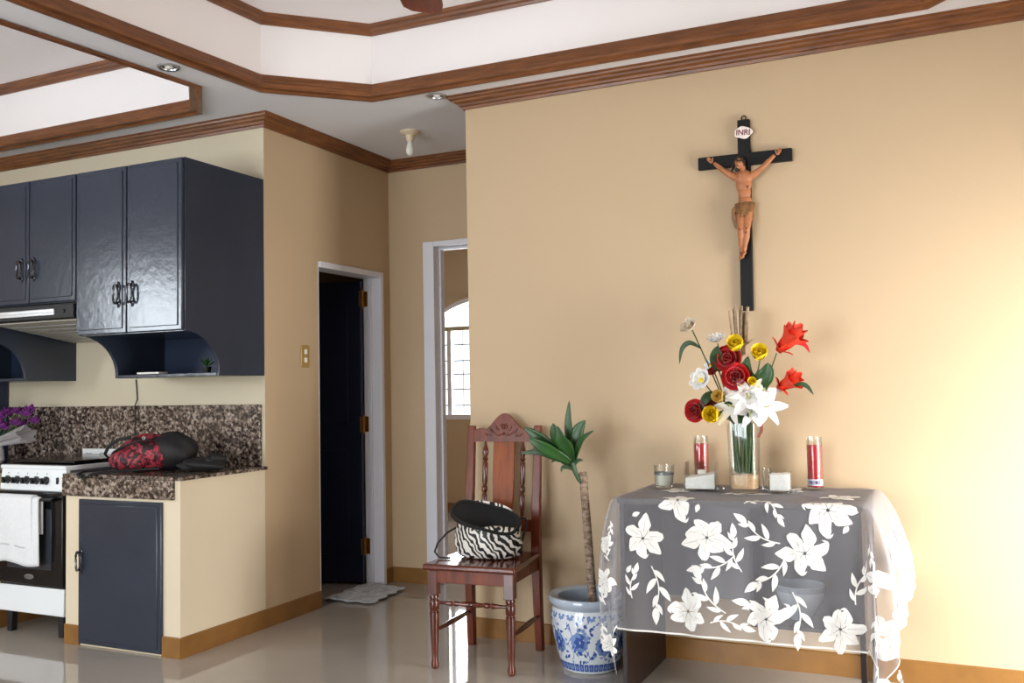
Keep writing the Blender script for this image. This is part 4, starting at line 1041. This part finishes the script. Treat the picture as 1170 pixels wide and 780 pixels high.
for k in range(26):
    a = rg.uniform(0, 6.28); r = rg.uniform(.008,.040); a2 = a+rg.uniform(-.8,.8)
    sr.tube([(r*math.cos(a), r*math.sin(a), .070), (1.15*r*math.cos(a2), 1.15*r*math.sin(a2), .17), (1.3*r*math.cos(a2+.3), 1.3*r*math.sin(a2+.3), .285)], rg.uniform(.0015,.0034), 5)
obj('stem_bundle', sr, m_leafd, t)['kind'] = 'stuff'
# ---------------------------------------------------------------- artificial flowers, each stem a thing
VT = TT+.285
def stem_pts(head):
    hx, hy, hz = head; k = .04
    base = Vector((VX+max(-k, min(k, (hx-VX)*.2)), VY+max(-k, min(k, (hy-VY)*.2)), TT+.085))
    mid = Vector((VX+max(-.045, min(.045, (hx-VX)*.35)), VY+max(-.045, min(.045, (hy-VY)*.35)), VT+.01))
    return [base, mid, (mid+Vector(head))*.5+Vector((0,0,.01)), Vector(head)]
def frame(d):
    d = Vector(d).normalized(); return d.to_track_quat('Z', 'Y').to_matrix().to_4x4()
def cup_petal(L_, W_, curl, cupk=.3, n=7, tip=.8, ruff=0):
    """petal leaving the origin along +x, rising by curl"""
    def fn(u, v):
        a = curl*v; s = L_*v
        x = L_*v*math.cos(curl*v*.6); z = L_*v*math.sin(curl*v*.6)
        w = W_*.5*(math.sin(PI*min(.999, v*tip+.10))**.7 if v < .98 else .25)
        k = (u-.5)*2
        return (x, w*k, z+cupk*w*(k*k)*.8+ruff*math.sin(k*7+v*5)*v)
    return MB().grid(fn, 6, n)
def flower(name, label, head, aim, petals, mat, centre=None, petal_each=True, leaves=(), stem_r=.0028, group='artificial flowers in the vase'):
    """petals: list of rings (count, length, width, elev, curl, cup, tip, ruffle, twist)"""
    head = Vector(head)
    t = thing(name, label, 'flower', head, 0, group)
    R_ = frame(aim)
    for (cnt, L_, W_, elev, curl, cup, tip, ruff, tw) in petals:
        me = mesh('petal', cup_petal(L_, W_, curl, cup, tip=tip, ruff=ruff), mat, 180)
        if petal_each:
            for k in range(cnt):
                o = obj('petal', me, None, t); o.matrix_local = R_ @ Matrix.Rotation(2*PI*k/cnt+tw, 4, 'Z') @ Matrix.Rotation(-elev, 4, 'Y')
    if centre:
        cm, cr0, ch = centre
        o = obj('flower_centre', MB().ell((0,0,ch*.5), (cr0,cr0,ch), nu=12, nv=8), cm, t); o.matrix_local = R_
    p = stem_pts(head); b = Vector(aim).normalized()*-.008
    o = obj('stem', MB().tube([q-head for q in p[:-1]]+[b], stem_r, 7), m_stem, t)
    for lf in leaves:
        blade('leaf', t, [Vector(q)-head for q in lf[0]], lf[1], lf[2] if len(lf) > 2 else m_leafd)
    return t
FR = (0,-1,.15)
rose = [(5,.040,.046,.15,.7,.5,.8,.003,0), (6,.040,.042,.55,.7,.5,.8,.003,.5), (5,.036,.036,.90,.6,.5,.8,.003,.2), (5,.032,.026,1.18,.4,.6,.8,.002,.8), (4,.028,.018,1.38,.2,.6,.8,.001,.3)]
def sc(rings, k): return [(c, a*k, b*k, e, q, u, tp, r, w) for c, a, b, e, q, u, tp, r, w in rings]
flower('ranunculus', 'cream open blossom at the top left of the bouquet, on a long stem', (-.985,3.93,1.485), (-.35,-.7,.6), [(6,.052,.048,.35,.5,.4,.85,.003,0), (5,.040,.036,.7,.7,.5,.85,.003,.4)], m_cream_f, (m_yellow,.008,.010), leaves=[([(-.945,3.93,1.40), (-.99,3.92,1.425), (-1.025,3.92,1.40), (-1.038,3.92,1.335)], .022)])
flower('chrysanthemum', 'small white many-petalled blossom above the red roses', (-.878,3.94,1.425), (-.1,-.5,.85), [(14,.050,.013,.25,.5,.3,.8,0,0), (12,.042,.012,.55,.5,.3,.8,0,.2), (9,.032,.011,.9,.4,.3,.8,0,.1)], m_whitef, (m_yellow,.007,.008), leaves=[([(-.86,3.92,1.30), (-.868,3.90,1.33), (-.868,3.88,1.37), (-.862,3.87,1.405)], .062)])
flower('cosmos', 'open white blossom with yellow centre at the left of the bouquet', (-.938,3.90,1.262), (-.25,-1,.35), [(7,.056,.044,.20,.5,.35,.85,.002,0), (6,.044,.036,.5,.6,.4,.85,.002,.4)], m_whitef, (m_yellow,.012,.010), leaves=[([(-.87,3.90,1.20), (-.90,3.88,1.20), (-.925,3.87,1.175), (-.945,3.87,1.125)], .04)])
flower('daisy', 'little white blossom half hidden left of the red roses', (-.905,3.93,1.325), (-.5,-.7,.4), [(8,.032,.022,.3,.5,.3,.85,.002,0)], m_whitef, (m_yellow,.006,.006))
flower('rose', 'upper red rose in the middle of the bouquet', (-.826,3.93,1.345), (0,-1,.2), sc(rose,1.75), m_red)
flower('rose', 'second red rose just above the white lilies', (-.795,3.91,1.272), (.1,-1,.1), sc(rose,1.75), m_red)
flower('rose', 'large red rose hanging at the lower left of the bouquet', (-.955,3.90,1.135), (-.3,-1,.05), sc(rose,1.5), m_red)
flower('rose', 'red rose tucked behind the lower left red rose', (-.905,3.94,1.170), (.1,-.9,.4), sc(rose,1.2), m_red)
flower('rose', 'small red rose at the far left of the red cluster, partly hidden', (-.885,3.95,1.315), (-.6,-.7,.2), sc(rose,1.1), m_red)
tul = [(6,.046,.040,.55,.9,.5,.85,.002,0), (5,.036,.034,.9,.8,.6,.85,.002,.5), (4,.024,.024,1.2,.6,.6,.85,.001,.2)]
flower('tulip', 'yellow blossom at the top, below the dried grass', (-.786,3.90,1.392), (0,-.8,.5), sc(tul,1.5), m_yellow)
flower('tulip', 'yellow blossom beside the big green leaf', (-.694,3.90,1.352), (.1,-.8,.5), sc(tul,1.5), m_yellow, leaves=[([(-.69,3.92,1.19), (-.735,3.91,1.24), (-.755,3.90,1.29), (-.74,3.89,1.36)], .075, m_leaf), ([(-.70,3.91,1.19), (-.69,3.89,1.25), (-.665,3.88,1.29), (-.66,3.88,1.33)], .075, m_leaf)])
flower('tulip', 'small yellow bud just above the white lilies', (-.722,3.885,1.246), (0,-.9,.4), sc(tul,.8), m_yellow)
flower('tulip', 'yellow blossom lowest in the bouquet, beside the red rose', (-.880,3.88,1.118), (-.2,-1,.1), sc(tul,1.55), m_yellow)
flower('tulip', 'pale yellow blossom left of the white lilies', (-.852,3.89,1.190), (-.3,-1,.2), sc(tul,1.2), M('pale_yellow_silk', S(236,204,110), .6, var=.12, scale=30))
lil = [(3,.098,.042,.50,-.5,.35,.9,.001,0), (3,.092,.034,.55,-.6,.35,.9,.001,PI/3)]
for (p, a, lb, k) in (((-.800,3.87,1.150), (-.5,-1,.35), 'white lily at the left front of the bouquet', 1.0), ((-.735,3.86,1.185), (.05,-1,.6), 'white lily in the centre front of the bouquet', 1.05), ((-.675,3.87,1.150), (.7,-1,.15), 'white lily at the right front of the bouquet', .95), ((-.730,3.87,1.135), (.1,-1,-.4), 'white lily drooping lowest over the vase rim', .80), ((-.765,3.88,1.215), (-.2,-.7,1), 'white lily pointing up behind the other lilies', .85), ((-.690,3.89,1.205), (.5,-.8,.6), 'white lily behind the centre lily, towards the red blooms', .8)):
    flower('lily', lb, p, a, sc(lil, k), m_whitef, (M('stamen_green', S(196,200,120), .5), .004, .03))
hel = [(5,.110,.052,1.22,-.25,.7,.72,.002,0), (4,.125,.040,1.38,-.05,.7,.74,.002,.5)]
flower('heliconia', 'upper vermilion spiky bloom reaching to the right', (-.628,3.94,1.375), (.75,-.25,.75), sc(hel,1.2)+[(3,.075,.04,.75,-.3,.4,.9,0,.3)], m_orange, leaves=[([(-.60,3.94,1.39), (-.555,3.93,1.41), (-.52,3.93,1.40), (-.50,3.93,1.365)], .02, m_red)])
flower('heliconia', 'lower vermilion spiky bloom at the right of the bouquet', (-.632,3.93,1.225), (.85,-.35,.45), sc(hel,.95)+[(3,.06,.035,.75,-.3,.4,.9,0,.3)], m_orange, leaves=[([(-.62,3.93,1.215), (-.57,3.92,1.235), (-.52,3.92,1.235), (-.49,3.92,1.195)], .022)])
t = thing('dried_grass', 'upright tuft of dried brown grass in front of the cross foot', 'grass', (-.795, 4.0, 1.38))
rg = random.Random(31)
for k in range(22):
    a = rg.uniform(-1, 1); x1 = a*.045; y1 = rg.uniform(-.02,.02); h = rg.uniform(.165,.20)
    obj('stalk', MB().tube([(a*.026, y1*.6, -.01), (a*.032, y1*.8, h*.5), (a*.040, y1, h)], [.007,.0078,.006], 5, flat=.5), m_straw, t)
for k in range(10):
    a = rg.uniform(-1, 1); obj('husk', MB().tube([(a*.015, -.01, -.02), (a*.03, -.02, .03), (a*.06+.01, -.025, .055)], [.003,.008,.001], 5, flat=.4), m_straw, t)
obj('stem', MB().tube([(0,0,-.02), (.01,-.04,-.18), (.018,-.06,-.29)], .005, 6), m_straw, t)
t = thing('foliage_sprig', 'dark green leafy sprig hanging over the vase rim', 'leaves', (VX, VY, VT+.02))
for k in range(16):
    a = -PI/2+rg.uniform(-1.9, 1.9); l = rg.uniform(.06,.12); e = rg.uniform(-.2,.8)
    d = Vector((math.cos(a), math.sin(a), 0))
    blade('leaf', t, [Vector((0,0,-.02)), d*.035+Vector((0,0,.015)), d*l*.7+Vector((0,0,.03+.05*e)), d*l+Vector((0,0,.02+.07*e))], rg.uniform(.018,.03), m_leafd)
obj('red_ribbon', MB().grid(lambda u, v: (.066+.006*math.sin(v*5)+.014*u, -.03+.004*math.sin(u*3), .0-.085*v-.012*math.sin(v*4)), 3, 12), M('ribbon', S(150,84,70), .5), t, smooth=180).modifiers.new('thick', 'SOLIDIFY').thickness = .001

# ============================================================ CRUCIFIX
t = thing('crucifix', 'black wooden crucifix with painted figure hanging on the tan wall', 'crucifix', (-.792, Ym-.003, 2.01))
t.rotation_euler = (0, math.radians(.6), 0)
obj('upright_beam', MB().box(-.027, .027, -.024, 0, -.440, .422), m_cross, t, .002)
obj('cross_beam', MB().box(-.208, .208, -.0245, -.0005, .214, .270), m_cross, t, .002)
obj('hanging_hook', MB().tube([(.010*math.cos(a), -.012, .432+.010*math.sin(a)) for a in [-PI*.4+2*PI*.9*k/14 for k in range(15)]], .003, 6), m_darkmetal, t)
pq = []
for k in range(36):
    a = 2*PI*k/36; pq.append((.040*math.cos(a)*(1+.07*math.cos(5*a)), .027*math.sin(a)*(1+.10*math.sin(4*a+.5))))
pl = obj('title_plaque', MB().prism(pq, lambda x, z: (x, -.024, z+.362), lambda x, z: (x, -.030, z+.362)), m_plaq, t, .001)
tc = bpy.data.curves.new('inri', 'FONT'); tc.body = 'INRI'; tc.size = .034; tc.align_x = 'CENTER'; tc.align_y = 'CENTER'; tc.extrude = .0006; tc.offset = .0006
to = bpy.data.objects.new('inri_tmp', tc); COL.objects.link(to)
dg = bpy.context.evaluated_depsgraph_get(); me = bpy.data.meshes.new_from_object(to.evaluated_get(dg)); bpy.data.objects.remove(to)
me.materials.clear(); me.materials.append(m_letter); me.name = 'lettering'
lo = obj('lettering', me, None, pl); lo.location = (0, -.0306, .361); lo.rotation_euler = (PI/2, math.radians(4), 0)
# figure: one remeshed continuous surface, about 0.42 m from hands to feet
fg = MB()
def limb(pts, rad, n=12, flat=1): fg.tube(pts, rad, n, flat=flat)
Y = -.040
# torso
fg.ell((.0,Y,.125), (.036,.022,.045)); fg.ell((-.0,Y-.001,.155), (.040,.024,.035)); fg.ell((.003,Y-.001,.085), (.029,.019,.035)); fg.ell((.004,Y,.048), (.031,.021,.028)); fg.ell((.004,Y,.020), (.034,.022,.026))
limb([(0,Y,.165), (-.004,Y-.003,.195), (-.006,Y-.008,.215)], [.017,.014,.013])
# head bowed to the left of the picture
HM = Matrix.Rotation(.32, 4, 'Y') @ Matrix.Rotation(.30, 4, 'X')
HC = Vector((-.016, Y-.014, .222))
def hd(p): return HC+HM @ Vector(p)
fg.ell(HC, (.0185,.0205,.026), HM.to_3x3()); fg.ell(hd((0,-.006,-.016)), (.013,.013,.014), HM.to_3x3())
fg.tube([hd((0,-.020,.006)), hd((0,-.0255,-.006)), hd((0,-.020,-.009))], [.003,.0042,.003], 8)
for s in (-1, 1):
    fg.ell(hd((s*.0185,.002,-.001)), (.003,.005,.007)); fg.ell(hd((s*.0075,-.0185,.007)), (.006,.003,.002)); 
fg.ell(hd((0,-.0195,-.0155)), (.006,.003,.0025)); fg.ell(hd((0,-.014,-.025)), (.008,.008,.007))
hands = {-1: Vector((-.146, -.034, .246)), 1: Vector((.150, -.034, .252))}
for s in (-1, 1):
    sh = Vector((s*.036, Y, .160)); el = Vector((s*.085, Y-.004, .192)); wr = hands[s]+Vector((-s*.014, 0, -.010))
    limb([sh+Vector((-s*.012,0,-.004)), sh, sh*.5+el*.5+Vector((0,0,-.002)), el, el*.55+wr*.45, wr], [.017,.0175,.0145,.0115,.0120,.0080], 12)
    h = hands[s]; d = (h-el).normalized(); w = Vector((-d.z*s, 0, d.x*s)); w = w if w.z > 0 else -w
    fg.ell(h-d*.001, (.0105,.0055,.0105))
    for k, (o_, ln) in enumerate(((.0075,.015), (.003,.019), (-.0018,.018), (-.006,.014))):
        b0 = h+d*.006+w*o_; fg.tube([b0, b0+d*ln*.5+Vector((0,-.003,0)), b0+d*ln*.8+Vector((0,-.009,0)), b0+d*ln*.75+Vector((0,-.013,0))], [.0030,.0029,.0026,.0022], 6)
    b0 = h-d*.003+w*.009; fg.tube([b0, b0+w*.007+d*.004+Vector((0,-.003,0)), b0+w*.009+d*.010+Vector((0,-.007,0))], [.0034,.0030,.0024], 6)
# legs, knees together, turned to the left, feet crossed
for (hp, kn_, an, to_) in (((-.014,Y,.015), (-.012,Y-.030,-.085), (-.014,Y-.004,-.178), (-.017,Y-.016,-.208)), ((.020,Y,.015), (.014,Y-.026,-.082), (.000,Y-.012,-.176), (-.008,Y-.028,-.206))):
    hp, kn_, an, to_ = map(Vector, (hp, kn_, an, to_))
    limb([hp, hp*.5+kn_*.5, kn_, kn_*.66+an*.34+Vector((.001,.006,0)), kn_*.3+an*.7, an], [.0225,.0200,.0150,.0155,.0110,.0088], 14)
    fg.tube([an+Vector((0,.006,-.006)), an*.5+to_*.5+Vector((0,-.002,0)), to_], [.009,.0095,.0065], 10, flat=.75)
    for k in range(5):
        b0 = to_+Vector((-.008+.004*k, 0, .0)); fg.tube([b0+Vector((0,.002,.004)), b0+Vector((0,-.003,-.006+.0008*k))], [.0024,.002], 6)
fo = obj('figure', fg, m_skin, t, smooth=0)
rm = fo.modifiers.new('skin', 'REMESH'); rm.mode = 'VOXEL'; rm.voxel_size = .0019; rm.use_smooth_shade = True
s_ = fo.modifiers.new('soft', 'SMOOTH'); s_.factor = .5; s_.iterations = 3
# hair, beard and crown of thorns
hm = MB().ell(hd((0,.004,.006)), (.0208,.0205,.024), HM.to_3x3())
for s in (-1, 1):
    for q in range(4):
        hm.tube([hd((s*.016,.004+.004*q,.012)), hd((s*.022,.0+.004*q,-.008)), hd((s*(.022-.001*q),-.004+.003*q,-.030)), hd((s*.024,-.004+.003*q,-.048))], [.005,.0052,.0045,.0015], 6)
hm.tube([hd((0,-.015,-.022)), hd((0,-.017,-.032)), hd((.001,-.014,-.040))], [.008,.007,.002], 8)
hm.tube([hd((-.010,-.016,-.0135)), hd((0,-.0215,-.0118)), hd((.010,-.016,-.0135))], [.0015,.0022,.0015], 6)
for s in (-1, 1): hm.ell(hd((s*.0075,-.0198,.0035)), (.0032,.0014,.0014)); hm.tube([hd((s*.0035,-.0198,.0085)), hd((s*.012,-.0165,.0085))], .0011, 5)
obj('hair_and_beard', hm, m_hair, fo)
obj('crown_of_thorns', MB().tube([hd((.0225*math.cos(a), .0235*math.sin(a), .012+.002*math.sin(5*a))) for a in [2*PI*k/26 for k in range(26)]], [.0028+.0014*(k % 2) for k in range(26)], 6, closed=True), m_hair, fo)
# loincloth
def loin(u, v):
    a = 2*PI*u; r = 1+.07*math.sin(9*a+v*5)+.04*math.sin(17*a)
    return ((.004-.004*v)+(.040-.002*v)*r*math.cos(a), Y-.004*v+(.027+.005*v)*r*math.sin(a), .040-.072*v-.012*v*math.sin(a*2+1))
lc = obj('loincloth', MB().grid(loin, 54, 10, True), m_loin, fo, smooth=180); lc.modifiers.new('thick', 'SOLIDIFY').thickness = .003
kt = MB()
for q in range(5): kt.tube([(-.030,Y-.016,.030-.004*q), (-.043,Y-.018,.012-.004*q), (-.046+.003*q,Y-.014,-.030), (-.040+.004*q,Y-.010,-.068-.004*q)], [.006,.009,.008,.003], 7)
for q in range(5): kt.tube([(-.036,Y-.020,.034-.006*q), (-.004,Y-.031,.022-.009*q), (.030,Y-.022,.026-.006*q), (.040,Y-.004,.030-.008*q)], [.004,.0055,.0055,.004], 7)
obj('cloth_folds', kt, m_loin, lc)
for p in ((-.013,Y-.046,-.084), (.015,Y-.042,-.080), (.022,Y-.022,.108), (-.010,Y-.030,-.192), (.012,Y-.038,-.098)):
    obj('painted_wound', MB().ell(p, (.0035,.002,.006), nu=8, nv=6), m_blood, fo)
for s in (-1, 1): obj('nail', MB().lathe([(.0012,.010), (.0012,-.012), (.0035,-.013), (.0035,-.015), (0,-.0155)], 8, M=Matrix.Translation(hands[s]) @ Matrix.Rotation(-PI/2, 4, 'X')), m_darkmetal, fo)
